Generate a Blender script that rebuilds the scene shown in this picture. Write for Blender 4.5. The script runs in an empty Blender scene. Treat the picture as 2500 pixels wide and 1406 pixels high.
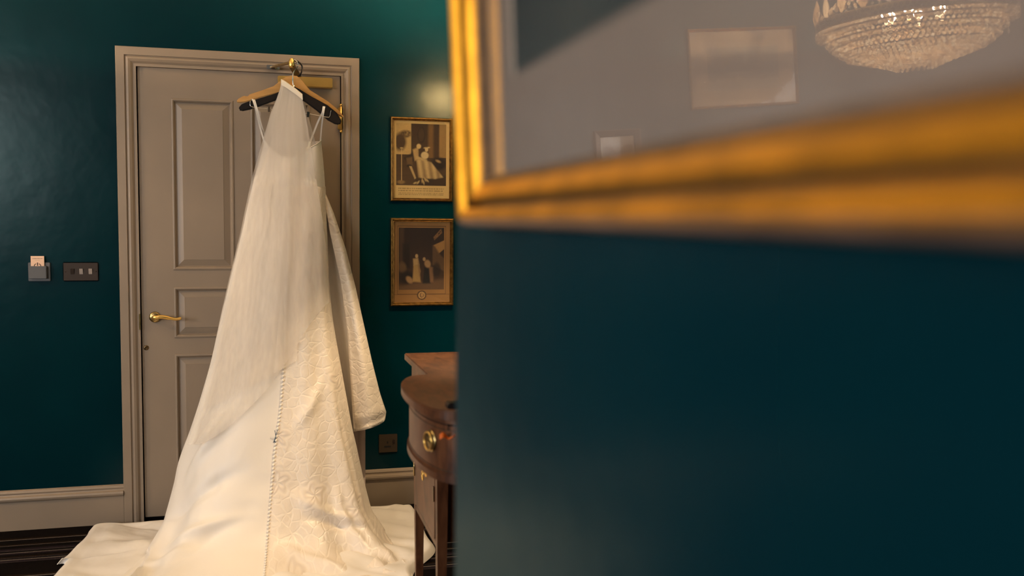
import bpy, bmesh, math, random
import numpy as np
from mathutils import Vector, Matrix, noise
random.seed(7)
PI = math.pi
sc = bpy.context.scene
COL = sc.collection

# ------------------------------------------------------------------ camera
FPX, YAW, PITCH, ROLL = 2307.99, .26, -.0694, .0092
CAM = np.array([.5238, -4.5439, 1.3824])
Fv = np.array([math.sin(YAW)*math.cos(PITCH), math.cos(YAW)*math.cos(PITCH), math.sin(PITCH)])
Rv = np.array([math.cos(YAW), -math.sin(YAW), 0.]); Uv = np.cross(Rv, Fv)
Rv, Uv = math.cos(ROLL)*Rv+math.sin(ROLL)*Uv, -math.sin(ROLL)*Rv+math.cos(ROLL)*Uv
def at(ax, v, x, y):
    d = Fv+Rv*(x-1250)/FPX-Uv*(y-703)/FPX
    return CAM+d*(v-CAM[ax])/d[ax]
cd = bpy.data.cameras.new('camera'); cam = bpy.data.objects.new('camera', cd); COL.objects.link(cam)
cam.matrix_world = Matrix(((Rv[0],Uv[0],-Fv[0],CAM[0]),(Rv[1],Uv[1],-Fv[1],CAM[1]),(Rv[2],Uv[2],-Fv[2],CAM[2]),(0,0,0,1)))
cd.sensor_width = 36; cd.lens = 36*FPX/2500; cd.clip_start = .02; cd.clip_end = 60
cd.dof.use_dof = True; cd.dof.focus_distance = 4.25; cd.dof.aperture_fstop = 1.9
sc.camera = cam
sc.view_settings.view_transform = 'Standard'; sc.view_settings.look = 'None'
sc.view_settings.exposure = 0.6; sc.view_settings.gamma = 1.0; sc.view_settings.use_curve_mapping = False
sc.cycles.sample_clamp_indirect = 4.0; sc.cycles.max_bounces = 8; sc.cycles.transparent_max_bounces = 24
sc.cycles.use_adaptive_sampling = False
sc.cycles.caustics_reflective = False; sc.cycles.caustics_refractive = False

# ------------------------------------------------------------------ daylight
w = bpy.data.worlds.new('world'); sc.world = w; w.use_nodes = True
w.node_tree.nodes['Background'].inputs[0].default_value = (.62, .76, 1, 1)
w.node_tree.nodes['Background'].inputs[1].default_value = .5
def area(name, loc, rot, sx, sy, power, color):
    l = bpy.data.lights.new(name, 'AREA'); l.shape = 'RECTANGLE'; l.size = sx; l.size_y = sy; l.energy = power; l.color = color
    o = bpy.data.objects.new(name, l); COL.objects.link(o); o.location = loc; o.rotation_euler = rot; return o
XL, YR, ZC = -4.2, -7.2, 2.85          # left wall, rear wall, ceiling
WX, WY = .80, -3.186                   # near wall plane and its outer corner
XR = 1.66                              # side wall of the recess
area('daylight_side', (XL-.25, -4.5, 1.65), (0, -PI/2, 0), 1.8, 1.7, 130, (.97, .96, .96))
area('daylight_rear', (-2.95, YR-.25, 2.15), (PI/2, 0, 0), 1.5, 1.2, 80, (1, .93, .84))

# ------------------------------------------------------------------ helpers
def lin(r, g=None, b=None):
    f = lambda c: (c/255/12.92) if c/255 <= .04045 else ((c/255+.055)/1.055)**2.4
    return (f(r), f(g), f(b))
def nt(name):
    m = bpy.data.materials.new(name); m.use_nodes = True
    return m, m.node_tree, m.node_tree.nodes, m.node_tree.nodes['Principled BSDF']
def N(t, kind, **kw):
    n = t.nodes.new(kind)
    for k, v in kw.items():
        if k in n.inputs: n.inputs[k].default_value = v
        else: setattr(n, k, v)
    return n
def ramp(t, stops, interp='LINEAR'):
    r = t.nodes.new('ShaderNodeValToRGB'); e = r.color_ramp; e.interpolation = interp
    while len(e.elements) < len(stops): e.elements.new(.5)
    for i, (p, c) in enumerate(stops):
        e.elements[i].position = p; e.elements[i].color = (*c, 1) if len(c) == 3 else c
    return r
def bump(t, p, src, strength, dist):
    b = N(t, 'ShaderNodeBump', Strength=strength, Distance=dist); t.links.new(src, b.inputs['Height']); t.links.new(b.outputs[0], p.inputs['Normal']); return b
def pm(name, col, rough=.5, metal=0., spec=.5, var=0., vscale=6., bstr=0., bscale=60., bdist=.002, coat=0., sheen=0., aniso=(1,1,1), col2=None):
    m, t, n, p = nt(name)
    p.inputs['Base Color'].default_value = (*col, 1); p.inputs['Roughness'].default_value = rough
    p.inputs['Metallic'].default_value = metal; p.inputs['Specular IOR Level'].default_value = spec
    p.inputs['Coat Weight'].default_value = coat; p.inputs['Sheen Weight'].default_value = sheen
    if var or bstr or col2:
        tc = N(t, 'ShaderNodeTexCoord'); mp = N(t, 'ShaderNodeMapping'); mp.inputs['Scale'].default_value = aniso
        t.links.new(tc.outputs['Object'], mp.inputs[0])
    if var or col2:
        ns = N(t, 'ShaderNodeTexNoise', Scale=vscale, Detail=4.); t.links.new(mp.outputs[0], ns.inputs[0])
        c2 = col2 or tuple(c*(1-var) for c in col)
        r = ramp(t, [(.35, c2), (.68, col)]); t.links.new(ns.outputs[0], r.inputs[0]); t.links.new(r.outputs[0], p.inputs['Base Color'])
    if bstr:
        nb = N(t, 'ShaderNodeTexNoise', Scale=bscale, Detail=3.); t.links.new(mp.outputs[0], nb.inputs[0]); bump(t, p, nb.outputs[0], bstr, bdist)
    return m
def emis(name, col, s):
    m, t, n, p = nt(name); p.inputs['Base Color'].default_value = (*col, 1)
    p.inputs['Emission Color'].default_value = (*col, 1); p.inputs['Emission Strength'].default_value = s; return m

M = {}
def teal():
    m, t, n, p = nt('teal_paint'); n.remove(p); out = n['Material Output']
    tc = N(t, 'ShaderNodeTexCoord'); nz = N(t, 'ShaderNodeTexNoise', Scale=2.5, Detail=4.); t.links.new(tc.outputs['Object'], nz.inputs[0])
    r = ramp(t, [(.35, (.0002, .0155, .0225)), (.68, (.0002, .018, .0255))]); t.links.new(nz.outputs[0], r.inputs[0])
    d = N(t, 'ShaderNodeBsdfDiffuse'); t.links.new(r.outputs[0], d.inputs[0])
    g = N(t, 'ShaderNodeBsdfGlossy', Roughness=.24); g.inputs[0].default_value = (.72, .92, 1, 1)
    nb = N(t, 'ShaderNodeTexNoise', Scale=7., Detail=3.); t.links.new(tc.outputs['Object'], nb.inputs[0])
    bp = N(t, 'ShaderNodeBump', Strength=.12, Distance=.012); t.links.new(nb.outputs[0], bp.inputs['Height']); t.links.new(bp.outputs[0], g.inputs['Normal'])
    f = N(t, 'ShaderNodeFresnel', IOR=1.26); mn = N(t, 'ShaderNodeMath', operation='MINIMUM'); mn.inputs[1].default_value = .09; t.links.new(f.outputs[0], mn.inputs[0])
    b = N(t, 'ShaderNodeMixShader'); t.links.new(mn.outputs[0], b.inputs[0]); t.links.new(d.outputs[0], b.inputs[1]); t.links.new(g.outputs[0], b.inputs[2]); t.links.new(b.outputs[0], out.inputs[0]); return m
M['teal'] = teal()
M['ceiling'] = pm('ceiling_paint', (.62, .58, .52), .8)
M['trim'] = pm('cream_gloss_paint', (.275, .215, .160), .42, var=.07, vscale=4, bstr=.12, bscale=90, bdist=.0006)
M['brass'] = pm('polished_brass', (.85, .55, .16), .30, .9, bstr=.05, bscale=12, bdist=.002)
M['old_brass'] = pm('antique_brass', (.50, .36, .15), .28, 1., var=.35, vscale=60)
M['dark_brass'] = pm('dark_bronze', (.16, .10, .045), .3, .9)
M['plate_bronze'] = pm('bronze_plate', (.030, .018, .012), .45, .4)
M['chrome'] = pm('chrome', (.72, .70, .68), .14, 1.)
M['black'] = pm('black_lacquer', (.012, .010, .010), .25)
M['dark'] = pm('dark_void', (.004, .003, .003), .8)
M['hanger_wood'] = pm('honey_beech', (.62, .34, .11), .35, var=.2, vscale=14, aniso=(.3, 1, 4))
M['silver_plastic'] = pm('silver_plastic', (.085, .085, .09), .4, .1)
M['white_plastic'] = pm('white_plastic', (.30, .26, .24), .4)
M['gilt'] = pm('gilt', (.84, .37, .022), .46, .85, var=.4, vscale=22, bstr=.25, bscale=70, bdist=.001)
M['gilt_shaded'] = pm('gilt_shaded', (.16, .075, .02), .5, .4, var=.4, vscale=26)  # gilt darkened to carry the shade of the groove and inner edge
M['gilt_rose'] = pm('worn_gesso', (.40, .22, .14), .5, .35, var=.3, vscale=20)
M['gilt_small'] = pm('gilt_small', (.34, .18, .045), .36, .85, var=.5, vscale=60)
M['satin'] = pm('ivory_satin', (.80, .75, .69), .45, sheen=.1, bstr=.22, bscale=9, bdist=.012, aniso=(1, 1, .6))
M['strap'] = pm('ivory_ribbon', (.85, .79, .70), .5)
M['thread'] = pm('blue_grey_thread', (.10, .14, .18), .6)
M['orange'] = pm('orange_cloth', (.85, .16, .01), .6)

def jacquard():
    m, t, n, p = nt('floral_jacquard'); L = t.links.new
    def ma(op, a, b_=None, c=None):
        q = N(t, 'ShaderNodeMath', operation=op)
        for k, v in enumerate((a, b_, c)):
            if v is None: continue
            if isinstance(v, (int, float)): q.inputs[k].default_value = v
            else: L(v, q.inputs[k])
        return q.outputs[0]
    tc = N(t, 'ShaderNodeTexCoord'); mp = N(t, 'ShaderNodeMapping'); mp.inputs['Scale'].default_value = (1, .3, 1); L(tc.outputs['Object'], mp.inputs[0])
    nz = N(t, 'ShaderNodeTexNoise', Scale=14., Detail=2.); L(mp.outputs[0], nz.inputs[0])
    va = N(t, 'ShaderNodeVectorMath', operation='MULTIPLY_ADD'); L(nz.outputs['Color'], va.inputs[0]); va.inputs[1].default_value = (.035,)*3; L(mp.outputs[0], va.inputs[2])
    vo = N(t, 'ShaderNodeTexVoronoi', Scale=6.2, feature='F1', Randomness=.8); L(va.outputs[0], vo.inputs[0])
    df = N(t, 'ShaderNodeVectorMath', operation='SUBTRACT'); L(va.outputs[0], df.inputs[0]); L(vo.outputs['Position'], df.inputs[1])
    sx = N(t, 'ShaderNodeSeparateXYZ'); L(df.outputs[0], sx.inputs[0])
    ang = ma('ARCTAN2', sx.outputs['Z'], sx.outputs['X']); d = vo.outputs['Distance']
    pet = ma('SINE', ma('MULTIPLY_ADD', ang, 5., ma('MULTIPLY', d, 9.)))           # petals round each bloom
    rad = ma('ADD', d, ma('MULTIPLY', pet, .045))
    ring = ma('MULTIPLY_ADD', ma('SINE', ma('MULTIPLY', rad, 34.)), .5, .5)
    body = N(t, 'ShaderNodeMapRange', interpolation_type='SMOOTHSTEP'); L(rad, body.inputs[0]); body.inputs[1].default_value = .46; body.inputs[2].default_value = .30
    lv = N(t, 'ShaderNodeTexVoronoi', Scale=26., feature='DISTANCE_TO_EDGE'); L(va.outputs[0], lv.inputs[0])
    leaf = N(t, 'ShaderNodeMapRange', interpolation_type='SMOOTHSTEP'); L(lv.outputs['Distance'], leaf.inputs[0]); leaf.inputs[1].default_value = .02; leaf.inputs[2].default_value = .12
    bloom = ma('MULTIPLY', body.outputs[0], ma('MULTIPLY_ADD', ring, .75, .25))
    out_ = ma('MULTIPLY', ma('SUBTRACT', 1., body.outputs[0]), ma('MULTIPLY', leaf.outputs[0], .35))
    mk = ma('ADD', bloom, out_)
    cm = ramp(t, [(0, (.83, .745, .64)), (1, (.70, .61, .525))]); L(mk, cm.inputs[0]); L(cm.outputs[0], p.inputs['Base Color'])
    rr = ramp(t, [(0, (.34,)*3), (1, (.60,)*3)]); L(mk, rr.inputs[0]); L(rr.outputs[0], p.inputs['Roughness'])
    cr = N(t, 'ShaderNodeTexNoise', Scale=11., Detail=4., Distortion=.6); L(mp.outputs[0], cr.inputs[0])
    bump(t, p, ma('MULTIPLY_ADD', cr.outputs[0], 2.6, mk), .5, .004)
    p.inputs['Sheen Weight'].default_value = .15
    return m
M['jacquard'] = jacquard()

def tulle():
    m, t, n, p = nt('tulle')
    n.remove(p); out = n['Material Output']
    tc = N(t, 'ShaderNodeTexCoord'); mp = N(t, 'ShaderNodeMapping'); mp.inputs['Scale'].default_value = (16, 16, .9)
    t.links.new(tc.outputs['Object'], mp.inputs[0])
    nz = N(t, 'ShaderNodeTexNoise', Scale=1., Detail=3.); t.links.new(mp.outputs[0], nz.inputs[0])
    r0 = ramp(t, [(.3, (.28,)*3), (.7, (.46,)*3)]); t.links.new(nz.outputs[0], r0.inputs[0])
    sz = N(t, 'ShaderNodeSeparateXYZ'); t.links.new(tc.outputs['Object'], sz.inputs[0])       # gathered, denser net near the hanger
    mr = N(t, 'ShaderNodeMapRange'); t.links.new(sz.outputs['Z'], mr.inputs[0]); mr.inputs[1].default_value = 1.55; mr.inputs[2].default_value = 1.95; mr.inputs[3].default_value = 0.; mr.inputs[4].default_value = .30
    r = N(t, 'ShaderNodeMath', operation='ADD'); t.links.new(r0.outputs[0], r.inputs[0]); t.links.new(mr.outputs[0], r.inputs[1])
    d = N(t, 'ShaderNodeBsdfDiffuse'); d.inputs[0].default_value = (.95, .88, .79, 1)
    tr = N(t, 'ShaderNodeBsdfTranslucent'); tr.inputs[0].default_value = (.92, .84, .74, 1)
    a = N(t, 'ShaderNodeMixShader'); a.inputs[0].default_value = .35; t.links.new(d.outputs[0], a.inputs[1]); t.links.new(tr.outputs[0], a.inputs[2])
    tp = N(t, 'ShaderNodeBsdfTransparent')
    b = N(t, 'ShaderNodeMixShader'); t.links.new(r.outputs[0], b.inputs[0]); t.links.new(tp.outputs[0], b.inputs[1]); t.links.new(a.outputs[0], b.inputs[2])
    t.links.new(b.outputs[0], out.inputs[0]); return m
M['tulle'] = tulle()

def front_fresnel(t, ior):      # reflect only where a ray enters the pane, not again where it leaves
    f = N(t, 'ShaderNodeFresnel', IOR=ior); g = N(t, 'ShaderNodeNewGeometry'); mu = N(t, 'ShaderNodeMath', operation='MULTIPLY')
    iv = N(t, 'ShaderNodeMath', operation='SUBTRACT'); iv.inputs[0].default_value = 1.; t.links.new(g.outputs['Backfacing'], iv.inputs[1])
    t.links.new(f.outputs[0], mu.inputs[0]); t.links.new(iv.outputs[0], mu.inputs[1]); return mu
def crystal():
    m, t, n, p = nt('crystal'); n.remove(p); out = n['Material Output']
    g = N(t, 'ShaderNodeBsdfGlossy', Roughness=.05); g.inputs[0].default_value = (1, .95, .88, 1)
    tr = N(t, 'ShaderNodeBsdfTranslucent')
    gi = N(t, 'ShaderNodeNewGeometry'); oi = N(t, 'ShaderNodeObjectInfo'); sm = N(t, 'ShaderNodeMath', operation='ADD'); t.links.new(gi.outputs['Random Per Island'], sm.inputs[0]); t.links.new(oi.outputs['Random'], sm.inputs[1])
    fr = N(t, 'ShaderNodeMath', operation='FRACT'); t.links.new(sm.outputs[0], fr.inputs[0])
    rc = ramp(t, [(0, (.10, .06, .03)), (.3, (.40, .27, .15)), (.6, (.85, .68, .48)), (1, (1, .95, .86))]); t.links.new(fr.outputs[0], rc.inputs[0]); t.links.new(rc.outputs[0], tr.inputs[0])
    tp = N(t, 'ShaderNodeBsdfTransparent'); tp.inputs[0].default_value = (1, .97, .92, 1)
    a = N(t, 'ShaderNodeMixShader'); a.inputs[0].default_value = .55; t.links.new(tr.outputs[0], a.inputs[1]); t.links.new(tp.outputs[0], a.inputs[2])
    rf = N(t, 'ShaderNodeBsdfRefraction', Roughness=.02, IOR=1.5); rf.inputs[0].default_value = (1, .94, .85, 1)
    a0 = a; a = N(t, 'ShaderNodeMixShader'); a.inputs[0].default_value = .3; t.links.new(a0.outputs[0], a.inputs[1]); t.links.new(rf.outputs[0], a.inputs[2])
    f = front_fresnel(t, 2.1)
    b = N(t, 'ShaderNodeMixShader'); t.links.new(f.outputs[0], b.inputs[0]); t.links.new(a.outputs[0], b.inputs[1]); t.links.new(g.outputs[0], b.inputs[2])
    t.links.new(b.outputs[0], out.inputs[0]); return m
M['crystal'] = crystal()

def glass(name, ior, rough=0.):
    m, t, n, p = nt(name); n.remove(p); out = n['Material Output']
    g = N(t, 'ShaderNodeBsdfGlossy', Roughness=rough); tp = N(t, 'ShaderNodeBsdfTransparent')
    f = front_fresnel(t, ior); b = N(t, 'ShaderNodeMixShader')
    t.links.new(f.outputs[0], b.inputs[0]); t.links.new(tp.outputs[0], b.inputs[1]); t.links.new(g.outputs[0], b.inputs[2]); t.links.new(b.outputs[0], out.inputs[0]); return m
M['glass'] = glass('picture_glass', 1.8)
M['pane'] = glass('window_glass', 1.45)

def mahogany():
    m, t, n, p = nt('mahogany')
    tc = N(t, 'ShaderNodeTexCoord'); mp = N(t, 'ShaderNodeMapping'); mp.inputs['Scale'].default_value = (9, 3, 2.2); t.links.new(tc.outputs['Object'], mp.inputs[0])
    nz = N(t, 'ShaderNodeTexNoise', Scale=3., Detail=6., Distortion=1.2); t.links.new(mp.outputs[0], nz.inputs[0])
    r = ramp(t, [(.3, (.042, .014, .006)), (.5, (.090, .032, .012)), (.72, (.135, .054, .022))]); t.links.new(nz.outputs[0], r.inputs[0]); t.links.new(r.outputs[0], p.inputs['Base Color'])
    p.inputs['Roughness'].default_value = .42; p.inputs['Specular IOR Level'].default_value = .35; return m
M['mahogany'] = mahogany()
M['mahogany_dark'] = pm('ebony_line', (.012, .006, .004), .4)

def carpet():
    m, t, n, p = nt('striped_carpet')
    tc = N(t, 'ShaderNodeTexCoord'); sx = N(t, 'ShaderNodeSeparateXYZ'); t.links.new(tc.outputs['Object'], sx.inputs[0])
    nz = N(t, 'ShaderNodeTexNoise', Scale=260., Detail=2.); t.links.new(tc.outputs['Object'], nz.inputs[0])
    a = N(t, 'ShaderNodeMath', operation='MULTIPLY_ADD'); a.inputs[1].default_value = .006; t.links.new(nz.outputs[0], a.inputs[0]); t.links.new(sx.outputs['Y'], a.inputs[2])
    d = N(t, 'ShaderNodeMath', operation='DIVIDE'); d.inputs[1].default_value = -.46; t.links.new(a.outputs[0], d.inputs[0])
    fr = N(t, 'ShaderNodeMath', operation='FRACT'); t.links.new(d.outputs[0], fr.inputs[0])
    dk, br, pu, li, gr = (.003, .002, .002), (.010, .0055, .003), (.012, .008, .011), (.10, .085, .08), (.028, .022, .025)
    st = [(0, dk), (.27, br), (.315, li), (.335, dk), (.45, br), (.485, li), (.50, dk), (.58, pu), (.625, gr), (.65, dk), (.69, li), (.71, pu), (.745, dk), (.79, br), (.83, gr), (.845, dk), (.875, li), (.895, pu), (.93, gr), (.95, dk)]
    r = ramp(t, st, 'CONSTANT'); t.links.new(fr.outputs[0], r.inputs[0]); t.links.new(r.outputs[0], p.inputs['Base Color'])
    p.inputs['Roughness'].default_value = 1.; p.inputs['Specular IOR Level'].default_value = .05
    bump(t, p, nz.outputs[0], .6, .004); return m
M['carpet'] = carpet()
def attr_mat(name, rough=.7):
    m, t, n, p = nt(name); a = N(t, 'ShaderNodeAttribute', attribute_name='ink'); t.links.new(a.outputs['Color'], p.inputs['Base Color']); p.inputs['Roughness'].default_value = rough; return m
M['print'] = attr_mat('printed_paper')

class MB:
    def __init__(s): s.v = []; s.f = []; s.sm = []
    def add(s, vs, fs, smooth=False):
        o = len(s.v); s.v += [tuple(map(float, q)) for q in vs]; s.f += [tuple(i+o for i in f) for f in fs]; s.sm += [smooth]*len(fs); return s
    def box(s, x0, x1, y0, y1, z0, z1):
        return s.add([(x, y, z) for z in (z0, z1) for y in (y0, y1) for x in (x0, x1)], [(0,2,3,1),(4,5,7,6),(0,1,5,4),(1,3,7,5),(3,2,6,7),(2,0,4,6)])
    def taper(s, c0, h0, c1, h1):       # square prism from centre c0 half-size h0 to c1 half-size h1
        vs = [(c[0]+a*h[0], c[1]+b*h[1], c[2]) for c, h in ((c0, h0), (c1, h1)) for b in (-1, 1) for a in (-1, 1)]
        return s.add(vs, [(0,2,3,1),(4,5,7,6),(0,1,5,4),(1,3,7,5),(3,2,6,7),(2,0,4,6)])
    def tube(s, pts, r, n=10, cap=True, smooth=True):
        pts = [Vector(map(float, p)) for p in pts]; rs = r if hasattr(r, '__len__') else [r]*len(pts); rings = []
        up = None
        for i, p in enumerate(pts):
            d = (pts[min(i+1, len(pts)-1)]-pts[max(i-1, 0)]).normalized()
            if up is None: up = Vector((0, 0, 1)) if abs(d.z) < .9 else Vector((0, 1, 0))
            a = d.cross(up).normalized(); b = a.cross(d).normalized(); up = b
            rings.append([p+(a*math.cos(2*PI*k/n)+b*math.sin(2*PI*k/n))*rs[i] for k in range(n)])
        vs = [q for R in rings for q in R]; fs = []
        for i in range(len(pts)-1):
            for k in range(n): fs.append((i*n+k, i*n+(k+1) % n, (i+1)*n+(k+1) % n, (i+1)*n+k))
        s.add(vs, fs, smooth)
        if cap: s.add(rings[0], [tuple(range(n))[::-1]]); s.add(rings[-1], [tuple(range(n))])
        return s
    def lathe(s, prof, c, axis=(0, 0, 1), n=24, smooth=True):   # prof: (radius, height along axis)
        a = Vector(axis).normalized(); u = a.orthogonal().normalized(); v = a.cross(u); c = Vector(map(float, c))
        vs = [c+a*h+(u*math.cos(2*PI*k/n)+v*math.sin(2*PI*k/n))*r for r, h in prof for k in range(n)]
        fs = [(i*n+k, i*n+(k+1) % n, (i+1)*n+(k+1) % n, (i+1)*n+k) for i in range(len(prof)-1) for k in range(n)]
        return s.add(vs, fs, smooth)
    def prism(s, poly, fn, d0, d1):     # closed polygon (2d) mapped by fn(a,b,d) between depths d0 d1
        n = len(poly)
        s.add([fn(a, b, d0) for a, b in poly], [tuple(range(n))]); s.add([fn(a, b, d1) for a, b in poly], [tuple(range(n))[::-1]])
        return s.add([fn(a, b, d) for d in (d0, d1) for a, b in poly], [(k, (k+1) % n, n+(k+1) % n, n+k) for k in range(n)])
    def grid(s, P, smooth=True, closed=False):    # P[j][i]
        nj, ni = len(P), len(P[0]); vs = [q for row in P for q in row]
        fs = [(j*ni+i, j*ni+(i+1) % ni, (j+1)*ni+(i+1) % ni, (j+1)*ni+i) for j in range(nj-1) for i in range(ni if closed else ni-1)]
        return s.add(vs, fs, smooth)
    def frame(s, prof, a0, a1, b0, b1, fn):       # mitred frame: prof (inset, depth) round rect, fn(a,b,d)
        vs = []; n = len(prof)
        for (ax, bx, sa, sb) in ((a0, b0, 1, 1), (a1, b0, -1, 1), (a1, b1, -1, -1), (a0, b1, 1, -1)):
            vs += [fn(ax+sa*i, bx+sb*i, d) for i, d in prof]
        fs = [(c*n+k, ((c+1) % 4)*n+k, ((c+1) % 4)*n+k+1, c*n+k+1) for c in range(4) for k in range(n-1)]
        return s.add(vs, fs)
    def mesh(s, name, merge=True, bevel=0.):
        me = bpy.data.meshes.new(name); me.from_pydata(s.v, [], s.f)
        for p, sm in zip(me.polygons, s.sm): p.use_smooth = sm
        bm = bmesh.new(); bm.from_mesh(me)
        if merge: bmesh.ops.remove_doubles(bm, verts=bm.verts, dist=1e-5)
        bmesh.ops.recalc_face_normals(bm, faces=bm.faces)
        if bevel: bmesh.ops.bevel(bm, geom=[e for e in bm.edges if len(e.link_faces) == 2 and e.calc_face_angle(0) > .6], offset=bevel, segments=2, affect='EDGES', clamp_overlap=True)
        bm.to_mesh(me); bm.free(); return me
    def build(s, name, mat, parent=None, bevel=0., merge=True):
        me = s.mesh(name, merge, bevel); me.materials.append(M[mat] if isinstance(mat, str) else mat)
        o = bpy.data.objects.new(name, me); COL.objects.link(o)
        if parent: o.parent = parent
        return o
def tag(o, label, cat, group=None):
    o['label'] = label; o['category'] = cat
    if group: o['group'] = group
    return o
def struct(o): o['kind'] = 'structure'; return o
def empty(name, loc):
    o = bpy.data.objects.new(name, None); COL.objects.link(o); o.location = tuple(map(float, loc)); o.empty_display_size = .05; return o
def adopt(root):       # children were built in world space: keep them there under a moved root
    bpy.context.view_layer.update()
    for c in root.children: c.matrix_parent_inverse = root.matrix_world.inverted()
    return root
def crom(pts, t):
    n = len(pts)-1; x = min(max(t, 0), 1)*n; i = min(int(x), n-1); f = x-i
    p0, p1, p2, p3 = pts[max(i-1, 0)], pts[i], pts[i+1], pts[min(i+2, n)]
    return .5*((2*p1)+(-p0+p2)*f+(2*p0-5*p1+4*p2-p3)*f*f+(-p0+3*p1-3*p2+p3)*f**3)
def interp(tab, x):
    xs = [a for a, b in tab]; return float(np.interp(x, xs, [b for a, b in tab]))
def spline(pts, n):
    pts = [np.array(p, float) for p in pts]; return [crom(pts, k/(n-1)) for k in range(n)]

# ------------------------------------------------------------------ room shell
DW, DH, GAP, CW = .890, 2.04, .016, .088
g = .004
struct(MB().box(XL, XR+.1, YR, .1, -.12, 0).build('floor', 'carpet'))
struct(MB().box(XL-.1, XR+.1, YR-.1, .3, ZC, ZC+.1).build('ceiling', 'ceiling'))
b = MB(); jx0, jx1, jz = -g-.03, DW+g+.03, GAP+DH+g+.03
b.box(XL-.1, jx0, 0, .15, 0, ZC); b.box(jx1, XR+.1, 0, .15, 0, ZC); b.box(jx0, jx1, 0, .15, jz, ZC)
wall_back = struct(b.build('wall_back', 'teal'))
struct(MB().box(XR, XR+.1, WY, 0, 0, ZC).build('wall_recess', 'teal'))
struct(MB().box(WX, XR+.1, YR, WY, 0, ZC).build('wall_right', 'teal', bevel=.004))
wy0, wy1, wz0, wz1 = -5.35, -3.65, .75, 2.5
b = MB(); b.box(XL-.12, XL, YR, wy0, 0, ZC); b.box(XL-.12, XL, wy1, 0, 0, ZC); b.box(XL-.12, XL, wy0, wy1, 0, wz0); b.box(XL-.12, XL, wy0, wy1, wz1, ZC)
struct(b.build('wall_left', 'teal'))
rx0, rx1, rz0, rz1 = -3.7, -2.2, 1.55, 2.75
b = MB(); b.box(XL-.12, rx0, YR-.12, YR, 0, ZC); b.box(rx1, XR+.1, YR-.12, YR, 0, ZC); b.box(rx0, rx1, YR-.12, YR, 0, rz0); b.box(rx0, rx1, YR-.12, YR, rz1, ZC)
struct(b.build('wall_rear', 'teal'))
def window(name, fn, a0, a1, b0, b1):
    root = struct(empty(name, fn((a0+a1)/2, b0, 0)))
    MB().frame([(-.07, -.015), (-.07, .02), (-.01, .03), (0, .02), (0, -.09), (.045, -.09), (.045, -.05), (.0, -.05)], a0, a1, b0, b1, fn).build('window_frame', 'trim', root)
    am, bm_ = (a0+a1)/2, (b0+b1)/2
    for (p, q, r, s) in ((am-.02, am+.02, b0+.04, b1-.04), (a0+.04, a1-.04, bm_-.025, bm_+.025)):
        mb = MB(); P = [(p, r), (q, r), (q, s), (p, s)]; mb.prism(P, fn, -.085, -.055).build('glazing_bar', 'trim', root)
    for i in range(2):
        for j in range(2):
            p0 = a0+.04 if i == 0 else am+.02; p1 = am-.02 if i == 0 else a1-.04
            r0 = b0+.04 if j == 0 else bm_+.025; r1 = bm_-.025 if j == 0 else b1-.04
            MB().prism([(p0, r0), (p1, r0), (p1, r1), (p0, r1)], fn, -.073, -.068).build('pane', 'pane', root)
    MB().prism([(a0-.1, b0-.07), (a1+.1, b0-.07), (a1+.1, b0-.04), (a0-.1, b0-.04)], fn, -.02, .09).build('window_sill', 'trim', root)
    adopt(root)
window('window_1', lambda a, z, d: (XL+d, a, z), wy0, wy1, wz0, wz1)
window('window_2', lambda a, z, d: (a, YR+d, z), rx0, rx1, rz0, rz1)

SK = .178
skp = [(0, 0), (.020, 0), (.020, SK-.052), (.021, SK-.050), (.027, SK-.044), (.029, SK-.036), (.026, SK-.028), (.016, SK-.024), (.014, SK-.019), (.016, SK-.012), (.012, SK-.004), (.004, SK), (0, SK)]
def skirting(name, p0, p1, nrm):
    P = [[(p[0]+nrm[0]*d, p[1]+nrm[1]*d, z) for d, z in skp] for p in (p0, p1)]
    mb = MB(); mb.grid(P, smooth=False)
    for Q in P: mb.add(Q, [tuple(range(len(Q)))])
    return struct(mb.build(name, 'trim'))
skirting('baseboard_back', (XL, 0), (-CW, 0), (0, -1))
skirting('baseboard_corner', (DW+CW, 0), (XR, 0), (0, -1))
skirting('baseboard_recess', (XR, 0), (XR, WY), (-1, 0))
skirting('baseboard_right', (WX, WY), (WX, YR), (-1, 0))
skirting('baseboard_left', (XL, YR), (XL, 0), (1, 0))
# architrave and lining
prof = [(-.0, 0), (-.0, .018), (.003, .021), (.036, .021), (.0365, .015), (.040, .014), (.044, .018), (.052, .0195), (.062, .016), (.071, .008), (.074, .008), (.0745, .012), (.084, .012), (.084, -.06)]
def casing(prof):
    x0, x1, zt = -CW, DW+CW, GAP+DH+CW-.003
    P = [[(x0+i, -d, 0) for i, d in prof], [(x0+i, -d, zt-i) for i, d in prof], [(x1-i, -d, zt-i) for i, d in prof], [(x1-i, -d, 0) for i, d in prof]]
    return MB().grid(P, smooth=False)
struct(casing(prof).build('trim_1', 'trim'))
b = MB(); b.box(jx0, -g, -.005, .15, 0, jz); b.box(DW+g, jx1, -.005, .15, 0, jz); b.box(jx0, jx1, -.005, .15, GAP+DH+g, jz)
struct(b.build('trim_2', 'trim'))
struct(MB().box(jx0, jx1, .045, .15, 0, jz).build('door_gap_shade', 'dark'))  # black block behind the leaf, its colour standing in for shade in the gap

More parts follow.
